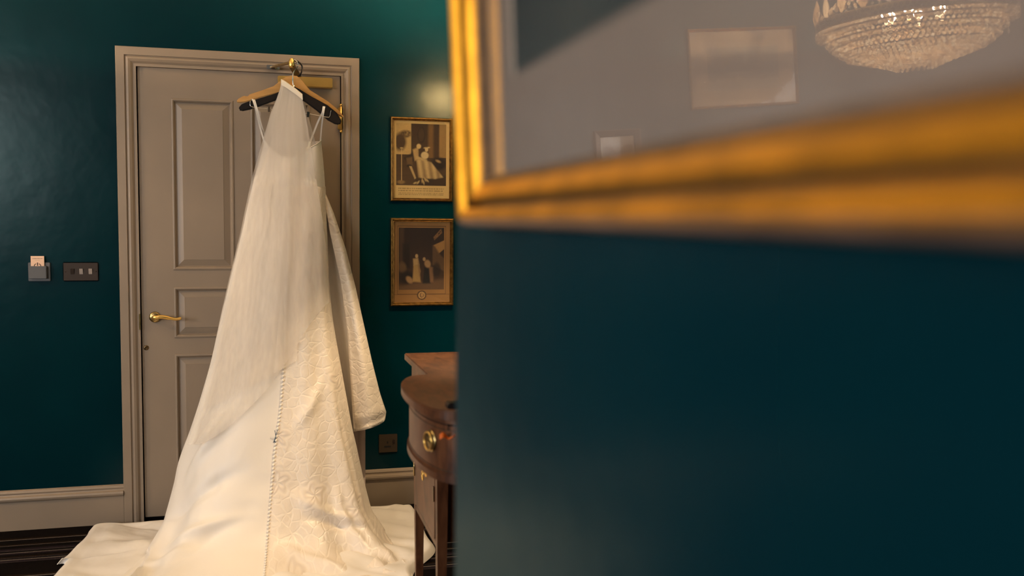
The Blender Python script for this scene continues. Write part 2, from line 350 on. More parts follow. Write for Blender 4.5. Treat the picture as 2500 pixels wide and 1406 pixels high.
# ------------------------------------------------------------------ door
door = struct(empty('door_1', (DW/2, 0, 0)))
X0, X1, Z0, Z1 = 0, DW, GAP, GAP+DH
yf = .002                                  # face of the leaf
pa = at(1, 0, 420, 245)[0]; pb = at(1, 0, 566, 245)[0]; pc, pd = DW-pb, DW-pa
zr = [at(1, 0, 425, y)[2] for y in (243, 656, 704, 822, 868)]+[at(1, 0, 440, 1243)[2]]
rows = [(zr[5], zr[4]), (zr[3], zr[2]), (zr[1], zr[0])]
b = MB(); T = .04
zs = [Z0]+[z for r in rows for z in r]+[Z1]; xs = [X0, pa, pb, pc, pd, X1]
for i in range(5):
    for j in range(7):
        if i in (1, 3) and j in (1, 3, 5): continue
        b.add([(xs[i], yf, zs[j]), (xs[i+1], yf, zs[j]), (xs[i+1], yf, zs[j+1]), (xs[i], yf, zs[j+1])], [(0, 1, 2, 3)])
b.add([(X0, yf, Z0), (X1, yf, Z0), (X1, yf, Z1), (X0, yf, Z1), (X0, T, Z0), (X1, T, Z0), (X1, T, Z1), (X0, T, Z1)], [(0, 4, 5, 1), (1, 5, 6, 2), (2, 6, 7, 3), (3, 7, 4, 0), (4, 7, 6, 5)])
b.build('door_leaf', 'trim', door)
for (xa, xb) in ((pa, pb), (pc, pd)):
    for (za, zb) in rows:
        fn = lambda a, z, d: (a, yf-d, z)
        MB().frame([(-.006, 0), (-.004, .004), (.002, .005), (.007, .001), (.009, -.006), (.012, -.009)], xa, xb, za, zb, fn).build('panel_moulding', 'trim', door)
        mb = MB().frame([(.008, -.010), (.014, -.010), (.040, -.002), (.041, -.0005)], xa, xb, za, zb, fn)
        i = .041; mb.add([fn(xa+i, za+i, -.0005), fn(xb-i, za+i, -.0005), fn(xb-i, zb-i, -.0005), fn(xa+i, zb-i, -.0005)], [(0, 1, 2, 3)])
        mb.build('panel', 'trim', door)
h = at(1, 0, 378, 774)
hd = MB().lathe([(0, -.012), (.019, -.012), (.024, -.008), (.025, 0)], (h[0], yf, h[2]), (0, 1, 0)).build('handle_rose', 'old_brass', door)
pts = [(h[0], yf-.008, h[2]), (h[0], yf-.045, h[2]), (h[0]+.012, yf-.055, h[2]+.004), (h[0]+.035, yf-.056, h[2]+.006), (h[0]+.065, yf-.055, h[2]), (h[0]+.095, yf-.054, h[2]-.006), (h[0]+.118, yf-.053, h[2]-.002)]
MB().tube(spline(pts, 24), [.011]*8+[.009]*8+[.0065]*8, 10).build('handle_lever', 'brass', door)
k = at(1, 0, 357, 849)
MB().lathe([(.0055, -.003), (.010, -.003), (.0115, 0)], (k[0], yf, k[2]), (0, 1, 0)).lathe([(0, -.0005), (.0055, -.001)], (k[0], yf, k[2]), (0, 1, 0)).build('keyhole', 'dark_brass', door)
k = at(1, 0, 341, 785)
MB().box(-.010, -.003, -.015, -.004, k[2]-.036, k[2]+.036).build('strike_plate', 'old_brass', door, bevel=.0015)
for zz in (at(1, 0, 834, 290)[2], 1.05, .25):
    mb = MB(); mb.tube([(DW+.002, -.016, zz-.055), (DW+.002, -.016, zz+.055)], .0065, 12)
    for s in (-1, 1): mb.lathe([(0, -.008), (.006, -.004), (.007, 0), (.006, .004), (0, .008)], (DW+.002, -.016, zz+s*.061), n=12)
    mb.box(DW-.012, DW+.012, -.012, .001, zz-.05, zz+.05)
    mb.build('hinge', 'brass', door)
adopt(door)

# ------------------------------------------------------------------ door closer
clo = tag(empty('door_closer', (.73, -.03, 2.0)), 'polished brass overhead door closer with folding arm above the hanging dress', 'door closer')
p0, p1 = at(1, -.045, 678, 183), at(1, -.045, 812, 216)
MB().box(p0[0], p1[0], -.045, .001, p1[2]+.002, p0[2]-.002).build('cover', 'brass', clo, bevel=.003)
a0 = np.array(at(1, -.03, 664, 164)); el = np.array(at(1, -.25, 712, 152)); a1 = np.array(at(1, -.03, 728, 186))
def bar(mb, p, q, hw, ht):
    p, q = Vector(p), Vector(q); d = (q-p).normalized(); s = d.cross(Vector((0, 0, 1))).normalized(); u = s.cross(d)
    mb.add([c+s*a*hw+u*bb*ht for c in (p, q) for bb in (-1, 1) for a in (-1, 1)], [(0,2,3,1),(4,5,7,6),(0,1,5,4),(1,3,7,5),(3,2,6,7),(2,0,4,6)]); return mb
bar(MB(), a0, el, .010, .004).build('forearm', 'old_brass', clo, bevel=.001)
bar(MB(), el-np.array([0, 0, .012]), a1, .014, .005).build('main_arm', 'dark_brass', clo, bevel=.001)
MB().lathe([(0, -.022), (.010, -.022), (.012, -.016), (.012, .008), (.008, .012), (.008, .016), (0, .018)], el, n=16).build('elbow_pin', 'brass', clo)
MB().box(a0[0]-.024, a0[0]+.034, -.034, -.021, a0[2]-.009, a0[2]+.010).build('soffit_bracket', 'chrome', clo, bevel=.002)
adopt(clo)

# ------------------------------------------------------------------ hangers
YW, YB = -.200, -.235
def outline(pix, Y): return [tuple(at(1, Y, x, y)[[0, 2]]) for x, y in pix]
wt = [(577, 248), (582, 242), (592, 236), (600, 234), (602, 237), (606, 236), (607, 232), (640, 221), (668, 211), (683, 199), (697, 189), (710, 185), (724, 186), (736, 194), (745, 207), (757, 221), (800, 248), (828, 271), (837, 283), (838, 288)]
wb = [(825, 281), (800, 266), (770, 249), (740, 234), (722, 224), (712, 221), (690, 224), (670, 230), (640, 238), (600, 250), (582, 252)]
fn = lambda Y: (lambda a, b_, d: (a, d, b_))
wh = tag(empty('wooden_hanger', at(1, YW, 715, 200)), 'honey-coloured wooden coat hanger behind the black hanger', 'hanger')
MB().prism(outline(wt+wb, YW), fn(0), YW-.012, YW+.004).build('shoulder_bar', 'hanger_wood', wh, bevel=.003)
hk = [at(1, YW-.004, *q) for q in ((716, 188), (722, 190), (733, 182), (738, 168), (735, 157), (727, 150), (717, 148))]
MB().tube(spline(hk, 24), .0035, 8).build('hook', 'black', wh)
adopt(wh)
bt = [(583, 268), (584, 262), (590, 255), (605, 249), (640, 239), (672, 229), (700, 217), (717, 211), (732, 219), (760, 236), (800, 258), (822, 276), (832, 293), (833, 301)]
bb = [(828, 305), (817, 303), (800, 294), (775, 272), (748, 252), (728, 238), (716, 233), (700, 236), (672, 246), (640, 258), (610, 268), (590, 272)]
bh = tag(empty('black_hanger', at(1, YB, 715, 215)), 'black lacquered coat hanger carrying the dress straps', 'hanger')
MB().prism(outline(bt+bb, YB), fn(0), YB-.014, YB+.010).build('shoulder_bar', 'black', bh, bevel=.004)
hk = [at(1, YB, *q) for q in ((717, 212), (715, 200), (715, 184), (719, 172), (726, 163), (727, 154), (720, 147), (712, 147))]
MB().tube(spline(hk, 26), .0022, 8).lathe([(.006, 0), (.005, .008), (.0022, .010)], at(1, YB, 717, 213), n=12).build('hook', 'chrome', bh)
wr = [at(1, YB-.018, *q) for q in ((611, 247), (611, 257), (616, 261), (640, 264), (700, 271), (760, 279), (798, 286), (805, 284), (808, 270))]
MB().tube(spline(wr, 60), .0013, 6).build('clip_rail', 'chrome', bh)
for (x, y) in ((657, 264), (752, 277)):
    c = at(1, YB-.018, x, y); mb = MB()
    for s_ in (-1, 1): mb.box(c[0]-.005, c[0]+.005, c[1]+s_*.0045-.001, c[1]+s_*.0045+.001, c[2]-.016, c[2]+.007)
    mb.tube([c+np.array([-.007, 0, .001]), c+np.array([.007, 0, .001])], .0035, 8); mb.build('clip', 'chrome', bh)
adopt(bh)

# ------------------------------------------------------------------ dress
dress = tag(empty('wedding_dress', (.55, -.3, 0)), 'long ivory wedding dress with floral train hanging against the panelled door', 'dress')
Lt = [(340, 648), (393, 634), (430, 622), (498, 606), (562, 593), (637, 575), (686, 563), (760, 546), (880, 520), (955, 500), (1030, 478), (1085, 457), (1145, 438), (1180, 431), (1235, 415), (1278, 400), (1330, 372), (1385, 322), (1450, 235)]
St = [(380, 716), (460, 712), (560, 708), (660, 703), (760, 700), (880, 694), (1000, 685), (1090, 672), (1180, 664), (1290, 655), (1406, 645), (1460, 640)]
Rt = [(340, 784), (400, 790), (455, 794), (546, 797), (640, 800), (727, 803), (822, 816), (967, 840), (1057, 857), (1100, 868), (1170, 884), (1200, 890), (1250, 905), (1300, 935), (1370, 985), (1400, 1006), (1450, 1018)]
Ye = [(340, -.165), (455, -.17), (560, -.18), (760, -.20), (880, -.23), (1000, -.27), (1090, -.31), (1180, -.36), (1250, -.42), (1300, -.48), (1350, -.60), (1400, -.78), (1450, -.98)]
Yc = [(340, -.245), (455, -.27), (560, -.31), (660, -.345), (760, -.385), (880, -.44), (1000, -.50), (1090, -.555), (1180, -.61), (1250, -.67), (1300, -.72), (1350, -.80), (1400, -.93), (1450, -1.06)]
def pt(x, y, Y):
    P = at(1, Y, x, y)
    if P[2] < .014: P = at(2, .014, x, y)
    return P
def skirt_row(y):
    L, S, R, e, c = (interp(t_, y) for t_ in (Lt, St, Rt, Ye, Yc)); out = []
    for fr, k in ((0, 0), (.07, .35), (.22, .72), (.5, .95)): out.append(pt(L+(S-L)*fr, y, e+(c-e)*k))
    out.append(pt(S, y, c))
    for fr, k in ((.3, 1.0), (.6, .96), (.85, .82), (.96, .5), (1, .0)): out.append(pt(S+(R-S)*fr, y, e+(c-e)*k))
    return out
YS = [455, 510, 570, 640, 700, 760, 820, 880, 940, 1000, 1050, 1095, 1140, 1180, 1215, 1250, 1280, 1310, 1340, 1370, 1400, 1425, 1450]
ROWS = [skirt_row(y) for y in YS]
NC = 9; US = 4/NC
def fold(u, v):
    a = .002+.021*min(1, v*1.3)**1.3
    s = math.sin(2*PI*(2.2*u+.35*v)+.4)*.6+math.sin(2*PI*(5.1*u-.5*v*(1-u))+1.9)*.42
    gdist = abs(u-US); s *= min(1, gdist*7)
    cr = 0
    for (u0, v0, du, dv, wd, am) in CREASE:        # long soft creases
        px, py = u-u0, v-v0; ln = math.hypot(du, dv); tt = (px*du+py*dv)/ln; nn = (px*dv-py*du)/ln
        if 0 < tt < ln*1.0: cr += 1.5*am*math.exp(-(nn/wd)**2)*math.sin(PI*tt/ln)
    q = noise.fractal(Vector((u*9, v*5, 3.1)), 1.0, 2.0, 3)*.006*min(1, v*1.4)
    return a*s+cr+q*(1 if gdist > .03 else gdist/.03)
CREASE = [(.10, .60, .25, -.22, .020, .016), (.06, .72, .34, -.18, .022, -.014), (.12, .82, .3, -.14, .02, .014), (.2, .95, .22, -.3, .025, -.012), (.03, .9, .3, -.1, .018, .012),
          (.50, .62, .3, .12, .02, .010), (.55, .70, .3, .05, .02, -.012), (.48, .80, .22, .14, .02, .014), (.62, .78, .3, .16, .03, -.016), (.7, .55, .06, .4, .02, .012), (.52, .45, .2, -.1, .015, .008), (.56, .9, .36, -.06, .03, .014), (.80, .35, .04, .5, .02, -.010)]
def basis(n, ts):
    B = np.zeros((len(ts), n))
    for r, t_ in enumerate(ts):
        x = min(max(t_, 0), 1)*(n-1); i = min(int(x), n-2); f = x-i
        for k, wgt in zip((max(i-1, 0), i, i+1, min(i+2, n-1)), (.5*(-f+2*f*f-f**3), .5*(2-5*f*f+3*f**3), .5*(f+4*f*f-3*f**3), .5*(-f*f+f**3))): B[r, k] += wgt
    return B
NL, NR, NV = 70, 84, 150
UU = np.concatenate([np.linspace(0, US, NL), np.linspace(US, 1, NR)[1:]]); VV = np.linspace(0, 1, NV)
BASE = np.einsum('vr,rcx,uc->vux', basis(len(YS), VV), np.array(ROWS), basis(NC+1, UU))
NRM = np.cross(np.gradient(BASE, axis=0), np.gradient(BASE, axis=1)); NRM /= np.linalg.norm(NRM, axis=2, keepdims=True)+1e-9
NRM *= np.where(NRM[..., 1:2] > 0, -1, 1)
FO = np.array([[fold(u, v) for u in UU] for v in VV]); SKP = BASE+NRM*FO[..., None]; SKP[..., 2] = np.maximum(SKP[..., 2], .010)
sk = MB().grid(SKP[:, :NL]).build('satin_panel', 'satin', dress); sk['label'] = 'smooth ivory satin side of the skirt'
jq = MB().grid(SKP[:, NL-1:]).build('floral_panel', 'jacquard', dress); jq['label'] = 'ivory skirt panel woven with large flowers'
# back of the skirt, next to the door
P = []
for y in YS:
    L, R = pt(interp(Lt, y)+2, y, interp(Ye, y)+.004), pt(interp(Rt, y)-2, y, interp(Ye, y)+.004)
    row = []
    for k in range(25):
        f = k/24; Q = L+(R-L)*f; Q[1] += (min(-.05, max(L[1], R[1])+.22)-Q[1])*math.sin(PI*f)**.6
        row.append(Q)
    P.append(row)
P = [[Vector(q) for q in r] for r in P]
for r in P:
    for q in r: q.z = max(q.z, .012)
MB().grid(P).build('back_panel', 'satin', dress)
# bodice
neck = [(648, 344), (660, 362), (685, 380), (714, 385), (735, 374), (760, 359), (776, 350), (784, 342)]
def bod_row(f):
    out = []
    for k, (x, y) in enumerate(neck):
        t_ = k/7; yb = 470; yy = y+(yb-y)*f
        L, R = interp(Lt, yy), interp(Rt, yy); xs_ = x if f < .02 else L+(R-L)*((x-648)/(784-648))
        Y = -.165-.095*math.sin(PI*t_)**.7-.012*f
        out.append(at(1, Y, xs_, yy))
    return out
BR = [bod_row(f) for f in (0, .15, .4, .7, 1)]
def bod(u, v):
    P = crom([crom(r, u) for r in BR], v); P = P+np.array([0, -.004*math.sin(u*17+v*2), 0]); return P
MB().grid([[bod(i/40, j/24) for i in range(41)] for j in range(25)]).build('bodice', 'satin', dress)
P = [[at(1, -.165+.085*math.sin(PI*i/20)**.7, 648+(784-648)*i/20-(j/8)*(34-44*i/20), 344+3*math.sin(PI*i/20)+126*j/8) for i in range(21)] for j in range(9)]
MB().grid(P).build('bodice_back', 'satin', dress)
MB().tube([bod(i/60, 0)+np.array([0, -.001, 0]) for i in range(61)], .0022, 6).build('neckline_binding', 'strap', dress)
# straps
def ribbon(pix, wd, Yoff=0.):
    pts = spline([at(1, Y, x, y) for x, y, Y in pix], 26)
    P = [[p+np.array([s*wd/2, -abs(s)*.0005, 0]) for s in (-1, 0, 1)] for p in pts]
    mb = MB().grid(P); mb.grid([[q+np.array([0, .0012, 0]) for q in r] for r in P]); return mb
yh = YB-.0165
ribbon([(616, 246, YB+.013), (615, 242, YB), (618, 245, yh), (625, 268, yh), (634, 308, -.2), (646, 350, -.172)], .0075).build('strap', 'strap', dress)
ribbon([(621, 247, YB+.013), (620, 243, YB), (622, 247, yh+.001), (630, 275, yh), (641, 315, -.19), (656, 349, -.13)], .0065).build('strap', 'strap', dress)
ribbon([(794, 262, YB+.013), (792, 257, YB), (790, 261, yh), (787, 275, yh), (775, 300, -.22), (757, 347, -.2), (748, 366, -.225)], .0085).build('strap', 'strap', dress)
ribbon([(797, 263, YB+.013), (795, 259, YB), (792, 262, yh), (789, 280, yh), (785, 310, -.2), (782, 346, -.168)], .0065).build('strap', 'strap', dress)
# side panel falling on the right, folded hem
TL = [(470, 789), (571, 806), (686, 831), (810, 848), (934, 857), (1053, 864)]
TR = [(470, 794), (520, 815), (610, 845), (700, 868), (790, 888), (880, 908), (960, 928), (1005, 943), (1021, 941)]
P = []
for j in range(70):
    f = j/69; row = []
    for i in range(29):
        g_ = i/28; yb = 1053-33*g_**1.3; y = 470+(yb-470)*f
        xl, xr = interp(TL, y), interp(TR, min(y, 1021)); x = xl+(xr-xl)*math.sin(g_*PI/2)**.9
        Y = -.20-.09*f+.07*(g_-.25)**2*2*(.3+f)+.012*f*math.sin(g_*9+f*2)
        if f > .955: Y += .012*math.sin((f-.955)/.045*PI)
        row.append(at(1, Y, x, y))
    P.append(row)
Q = [[q+np.array([0, .012+.02*j/69, 0]) for q in r] for j, r in enumerate(P)]
mb = MB().grid(P); mb.grid(Q); mb.grid([P[-1], Q[-1]]); mb.grid([[r[-1] for r in P], [r[-1] for r in Q]]); mb.grid([[r[0] for r in P], [r[0] for r in Q]])
o = mb.build('overskirt_tail', 'jacquard', dress); o['label'] = 'folded tail of flowered fabric hanging beside the skirt'
P = []
for j in range(50):
    y = 466+(1054-466)*j/49; xa, xb = interp(Rt, y)-5, interp(TL, y)+5; e = interp(Ye, y); f = j/49
    P.append([at(1, e+.012+(-.20-.075*f+.012-e-.012)*(i/10)+.07*(.25+f)*math.sin(PI*i/10), xa+(xb-xa)*i/10, y) for i in range(11)])
MB().grid(P).build('side_fold', 'satin', dress)
P = [[at(1, -.13-.012*math.sin(i*.9), 842+(48+.0*j)*i/10+(2 if i == 10 else 0), 960+(1246-960)*j/24) for i in range(11)] for j in range(25)]
mb = MB().grid(P); mb.grid([[q+np.array([0, .006, 0]) for q in r] for r in P]); mb.build('lining', pm('lining_silk', (.60, .50, .46), .6), dress)
# covered buttons down the seam
bm_ = MB().lathe([(0, -.0042), (.0030, -.0036), (.0052, -.001), (.0052, .002), (.0044, .003)], (0, 0, 0), (0, 1, 0), 10).mesh('button'); bm_.materials.append(M['strap'])
sp = [np.array(q) for q in SKP[:, NL-1]]; sn_ = [np.array(q) for q in NRM[:, NL-1]]; dense = [(crom(sp, j/900), crom(sn_, j/900)) for j in range(901)]; acc = 0; last = None; nb = 0
for (Pq, nq) in dense:
    if Pq[2] > at(1, -.35, 704, 652)[2]: last = Pq; continue
    if last is None or np.linalg.norm(Pq-last) > .0155:
        o = bpy.data.objects.new('button', bm_); COL.objects.link(o); o.parent = dress
        o.rotation_euler = Vector((0, -1, 0)).rotation_difference(Vector(nq)).to_euler(); o.location = Vector(Pq+nq*.003); last = Pq; nb += 1
tp, tn = min(dense, key=lambda q: abs(q[0][2]-.485))
t0 = tp+tn*.006+np.array([-.004, 0, 0]); mb = MB()
for dx, dz in ((-.018, -.040), (-.006, -.042), (-.010, -.036), (.008, .026), (-.004, .024)):
    mb.tube(spline([t0, t0+np.array([dx*.4, -.004, dz*.5]), t0+np.array([dx, -.002, dz])], 6), .0012, 6)
mb.build('thread_bow', 'thread', dress)['label'] = 'small blue-grey thread bow tied to a button'
# train on the floor
oc = [(228, 1277, .03), (300, 1274, .03), (400, 1268, .03), (600, 1262, .02), (800, 1245, .02), (905, 1233, .03), (955, 1228, .035), (975, 1233, .02), (995, 1226, .04), (1014, 1240, .02), (1040, 1300, .015), (1062, 1342, .015), (1010, 1392, .02), (1020, 1450, .015), (960, 1560, .015), (700, 1640, .015), (350, 1600, .015), (70, 1490, .02), (125, 1406, .02), (157, 1375, .012), (139, 1366, .025), (150, 1360, .025), (206, 1302, .03)]
ow = [at(2, z, x, y) for x, y, z in oc]
cen = np.array([.50, -.55, 0]); n = len(ow)
def loopc(t_):
    x = t_*n; i = int(x) % n; f = x-int(x); p = [ow[(i+k) % n] for k in (-1, 0, 1, 2)]
    return .5*((2*p[1])+(-p[0]+p[2])*f+(2*p[0]-5*p[1]+4*p[2]-p[3])*f*f+(-p[0]+3*p[1]-3*p[2]+p[3])*f**3)
P = []
for j in range(41):
    s = j/40; row = []
    for i in range(240):
        e = loopc(i/240); q = cen+(e-cen)*s
        nz = noise.fractal(Vector((q[0]*7, q[1]*7, .5)), 1., 2., 3)*.012+abs(noise.noise(Vector((q[0]*4+q[1]*5, q[1]*3, 2.))))*.045
        roll = math.exp(-((s-.965)/.03)**2)*.010
        q[2] = max(.008, .018+nz*min(1, (1-s)*8)+roll+(1-s)*.02) if s < 1 else .006
        row.append(q)
    P.append(row)
mb = MB().grid(P, closed=True); o = mb.build('train', 'satin', dress); o['label'] = 'ivory train spread over the striped carpet'
adopt(dress)

# ------------------------------------------------------------------ veil
veil = tag(empty('bridal_veil', at(1, YB, 705, 215)), 'sheer ivory tulle veil draped over the black hanger and down the dress', 'veil')
VL = [(200, 686), (225, 674), (260, 665), (300, 654), (350, 639), (393, 627), (430, 616), (498, 601), (562, 588), (637, 570), (686, 558), (760, 541), (880, 516), (955, 497), (1030, 475), (1085, 458)]
VR = [(200, 690), (222, 722), (238, 740), (262, 744), (300, 749), (345, 757), (400, 766), (480, 779), (560, 791), (650, 800), (735, 804), (820, 806)]
hem_c = [np.array([v_]) for v_ in (1085, 1082, 1060, 1028, 990, 950, 900, 850, 800, 765, 738)]
_d = SKP[:110]-CAM; _z = _d@Fv; SPX = 1250+FPX*(_d@Rv)/_z; SPY = 703-FPX*(_d@Uv)/_z; SPX, SPY, SYY = SPX.ravel(), SPY.ravel(), SKP[:110, :, 1].ravel()
def skirt_front(x, y):
    m_ = (np.abs(SPX-x) < 11) & (np.abs(SPY-y) < 14)
    return SYY[m_].min() if m_.any() else 9.
ridge_x = lambda u: interp([(0, 686), (.2, 695), (.45, 708), (.7, 722), (1, 738)], u)
def veil_sheet(xl, xr, topf, hemf, off, nu, nv, wob):
    P = []
    for j in range(nv+1):
        v = j/nv; row = []
        for i in range(nu+1):
            u = i/nu; yt = topf(u); y = yt+(hemf(u)-yt)*v
            L, R = xl(y), xr(y); x = L+(R-L)*u; w_ = max(0., 1-v/.09)**1.5; x = x*(1-w_)+ridge_x(u)*w_
            e, c = interp(Ye, y), interp(Yc, y)
            us = (x-interp(Lt, y))/(interp(Rt, y)-interp(Lt, y)); us = min(max(us, 0), 1)
            body = e+(c-e)*math.sin(PI*min(max(us, .03), .97))**.6
            hang = YB-.022
            k = min(1, max(0, (y-300)/160)); Y = hang*(1-k)+min(body-.02, hang+.03)*k-off
            Y -= wob*2.0*min(1, max(.25, (y-250)/350))*noise.noise(Vector((u*5.5+.3*math.sin(v*2.3), v*.9, 1.7)))*(.35+v)+wob*.8*min(1, max(.2, (y-250)/350))*noise.noise(Vector((u*14, v*1.5, 8.)))
            if y > 440: Y = min(Y, skirt_front(x, y)-.007-off)
            row.append(at(1, Y, x, y))
        P.append(row)
    A = np.array(P); B = A.copy(); B[1:-1, 1:-1] = (A[1:-1, 1:-1]*2+A[:-2, 1:-1]+A[2:, 1:-1]+A[1:-1, :-2]+A[1:-1, 2:])/6
    return MB().grid(B)
ridge = lambda u: 199+37*u
veil_sheet(lambda y: interp(VL, y), lambda y: interp(VR, y), ridge, lambda u: float(crom(hem_c, u)[0]), .004, 90, 90, .005).build('front_layer', 'tulle', veil)
veil_sheet(lambda y: interp(VL, y)+4+.01*max(0, y-300), lambda y: 732+interp([(200, -20), (240, 0), (400, 10), (900, -8), (1200, -40)], y), ridge, lambda u: 1000-120*u, -.003, 60, 60, .006).build('inner_layer', 'tulle', veil)
P = [[at(1, YB+.022+.006*math.sin(i*.8)+.02*(j/20), 690+50*(i/20)+(j/20)*(-38+90*i/20), 201+36*i/20+190*j/20) for i in range(21)] for j in range(21)]
MB().grid(P).build('back_layer', 'tulle', veil)
rp = [at(1, YB, x, y) for x, y in ((686, 199), (695, 203), (708, 212), (722, 222), (738, 235))]
P = []
for q in spline(rp, 24):
    P.append([q+np.array([.001, -.0275, -.020])]+[q+np.array([0, -.026*math.cos(PI*k/10), .010*math.sin(PI*k/10)]) for k in range(11)])
MB().grid(P).build('folded_edge', 'strap', veil)
adopt(veil)

# ------------------------------------------------------------------ wall switches and sockets
ks = tag(empty('keycard_switch', at(1, 0, 96, 662)), 'silver key card power switch on the teal wall, holding a card', 'switch')
ka, kb = at(1, -.01, 68, 641), at(1, -.01, 123, 686)
MB().box(ka[0], kb[0], -.009, 0, kb[2], ka[2]).build('back_plate', 'silver_plastic', ks, bevel=.002)
mb = MB(); xm0, xm1 = ka[0]+.007, kb[0]-.012; zt, zb = ka[2]-.015, kb[2]+.012
mb.box(xm0, xm1, -.028, -.020, zb, zt); mb.box(xm0, xm0+.005, -.020, -.009, zb, zt); mb.box(xm1-.005, xm1, -.020, -.009, zb, zt); mb.box(xm0, xm1, -.020, -.009, zb, zb+.006)
mb.build('card_pocket', 'silver_plastic', ks, bevel=.0015)
adopt(ks)
def sheet_print(name, w_, h_, nu, nv, painter, fn, parent, mat='print', thick=.0012):
    vs, cols = [], []
    for j in range(nv+1):
        for i in range(nu+1):
            a, bq = i/nu, j/nv; vs.append(fn(a*w_, bq*h_, 0)); cols.append(painter(a, bq))
    fs = [(j*(nu+1)+i, j*(nu+1)+i+1, (j+1)*(nu+1)+i+1, (j+1)*(nu+1)+i) for j in range(nv) for i in range(nu)]
    o0 = len(vs)
    for (a, bq) in ((0, 0), (1, 0), (1, 1), (0, 1)):
        for d in (0, -thick): vs.append(fn(a*w_, bq*h_, d)); cols.append(painter(.01, .01))
    fs += [(o0+0, o0+2, o0+3, o0+1), (o0+2, o0+4, o0+5, o0+3), (o0+4, o0+6, o0+7, o0+5), (o0+6, o0+0, o0+1, o0+7), (o0+1, o0+3, o0+5, o0+7)]
    me = bpy.data.meshes.new(name); me.from_pydata([tuple(map(float, v)) for v in vs], [], fs)
    at_ = me.color_attributes.new('ink', 'FLOAT_COLOR', 'POINT')
    at_.data.foreach_set('color', np.array([(*c, 1) for c in cols], np.float32).ravel())
    me.materials.append(M[mat]); o = bpy.data.objects.new(name, me); COL.objects.link(o)
    if parent: o.parent = parent
    return o
# flat-print painters: colours in linear light
def mixc(a, b_, t_): t_ = min(max(t_, 0), 1); return tuple(p+(q-p)*t_ for p, q in zip(a, b_))
def soft(d, wd): return min(max(.5-d/wd, 0), 1)
def ell(a, b_, cx, cy, rx, ry, ang=0.):
    ca, sa = math.cos(ang), math.sin(ang); x, y = a-cx, b_-cy; x, y = x*ca+y*sa, -x*sa+y*ca
    return (math.hypot(x/rx, y/ry)-1)*min(rx, ry)
def poly(a, b_, pts):
    d = 1e9; s = 1; n_ = len(pts); j = n_-1
    for i in range(n_):
        (xi, yi), (xj, yj) = pts[i], pts[j]; ex, ey = xj-xi, yj-yi; wx, wy = a-xi, b_-yi
        q = min(max((wx*ex+wy*ey)/(ex*ex+ey*ey+1e-12), 0), 1); d = min(d, (wx-ex*q)**2+(wy-ey*q)**2)
        if (yi > b_) != (yj > b_) and a < (xj-xi)*(b_-yi)/(yj-yi+1e-12)+xi: s = -s
        j = i
    return s*math.sqrt(d)
def card_paint(a, b_):
    c = lin(232, 196, 170); ink = (.05, .025, .02)
    if abs(b_-.80) < .022 and .12 < a < .88 and noise.noise(Vector((a*45, 1, 0))) > -.25: c = mixc(c, ink, .75)
    if abs(b_-.66) < .010 and .3 < a < .7: c = mixc(c, ink, .3)
    r = math.hypot((a-.5)*.046, (b_-.22)*.056); an = math.atan2((b_-.22)*.056, (a-.5)*.046)
    if .0095 < r < .0125 and not (1.15 < an < 2.0): c = ink
    if abs(a-.5) < .035 and .24 < b_ < .50: c = ink
    return c
kc = at(1, -.0165, 78, 625); kd = at(1, -.0165, 112, 650)
card = tag(empty('key_card', ((kc[0]+kd[0])/2, -.0165, zb)), 'cream key card with a black power symbol standing in the switch', 'card')
cw_, chh = kd[0]-kc[0]-.001, .056
sheet_print('card', cw_, chh, 60, 72, card_paint, lambda a, z, d: (xm0+.006+a, -.0165-d*.8, kc[2]-chh+z), card)
adopt(card)
def rect_at(x0, y0, x1, y1): p, q = at(1, -.005, x0, y0), at(1, -.005, x1, y1); return p[0], q[0], q[2], p[2]
sx0, sx1, sz0, sz1 = rect_at(153, 640, 241, 686)
sw = tag(empty('light_switch', ((sx0+sx1)/2, 0, sz0)), 'dark bronze three gang light switch plate between key card switch and door', 'light switch')
MB().box(sx0, sx1, -.006, 0, sz0, sz1).build('switch_plate', 'plate_bronze', sw, bevel=.003)
zc = (sz0+sz1)/2+.001
for i, m_ in ((-1, 'plate_bronze'), (0, 'white_plastic'), (1, 'white_plastic')):
    x = (sx0+sx1)/2+i*.037+(.001 if i else 0)+.002; mb = MB()
    mb.add([(x+a*.0075, y_, zc+c*.0125) for (a, c, y_) in ((-1, -1, -.005), (1, -1, -.005), (1, 1, -.005), (-1, 1, -.005), (-1, -1, -.0075), (1, -1, -.0075), (1, 1, -.0115), (-1, 1, -.0115))], [(0,1,2,3),(4,5,6,7),(0,1,5,4),(1,2,6,5),(2,3,7,6),(3,0,4,7)])
    mb.build('rocker', m_, sw, bevel=.0008)
for s in (-1, 1): MB().lathe([(0, -.0075), (.0028, -.0072), (.0034, -.0055)], ((sx0+sx1)/2+s*.062, 0, zc), (0, 1, 0), 10).build('screw', 'plate_bronze', sw)
adopt(sw)
sx0, sx1, sz0, sz1 = rect_at(925, 1061, 970, 1103)
so = tag(empty('wall_socket', ((sx0+sx1)/2, 0, sz0)), 'square brass power socket on the teal wall above the skirting', 'socket')
MB().box(sx0, sx1, -.006, 0, sz0, sz1).build('socket_plate', pm('socket_bronze', (.055, .038, .022), .45, .4), so, bevel=.002)
xc, zc = (sx0+sx1)/2-.003, (sz0+sz1)/2-.004
mb = MB(); mb.box(xc-.0035, xc+.0035, -.0066, -.005, zc+.003, zc+.014); mb.box(xc-.016, xc+.016, -.0066, -.005, zc-.016, zc-.008); mb.build('socket_holes', 'dark', so)
MB().box(sx1-.024, sx1-.012, -.010, -.005, zc+.004, zc+.022).build('rocker', 'plate_bronze', so, bevel=.001)
adopt(so)

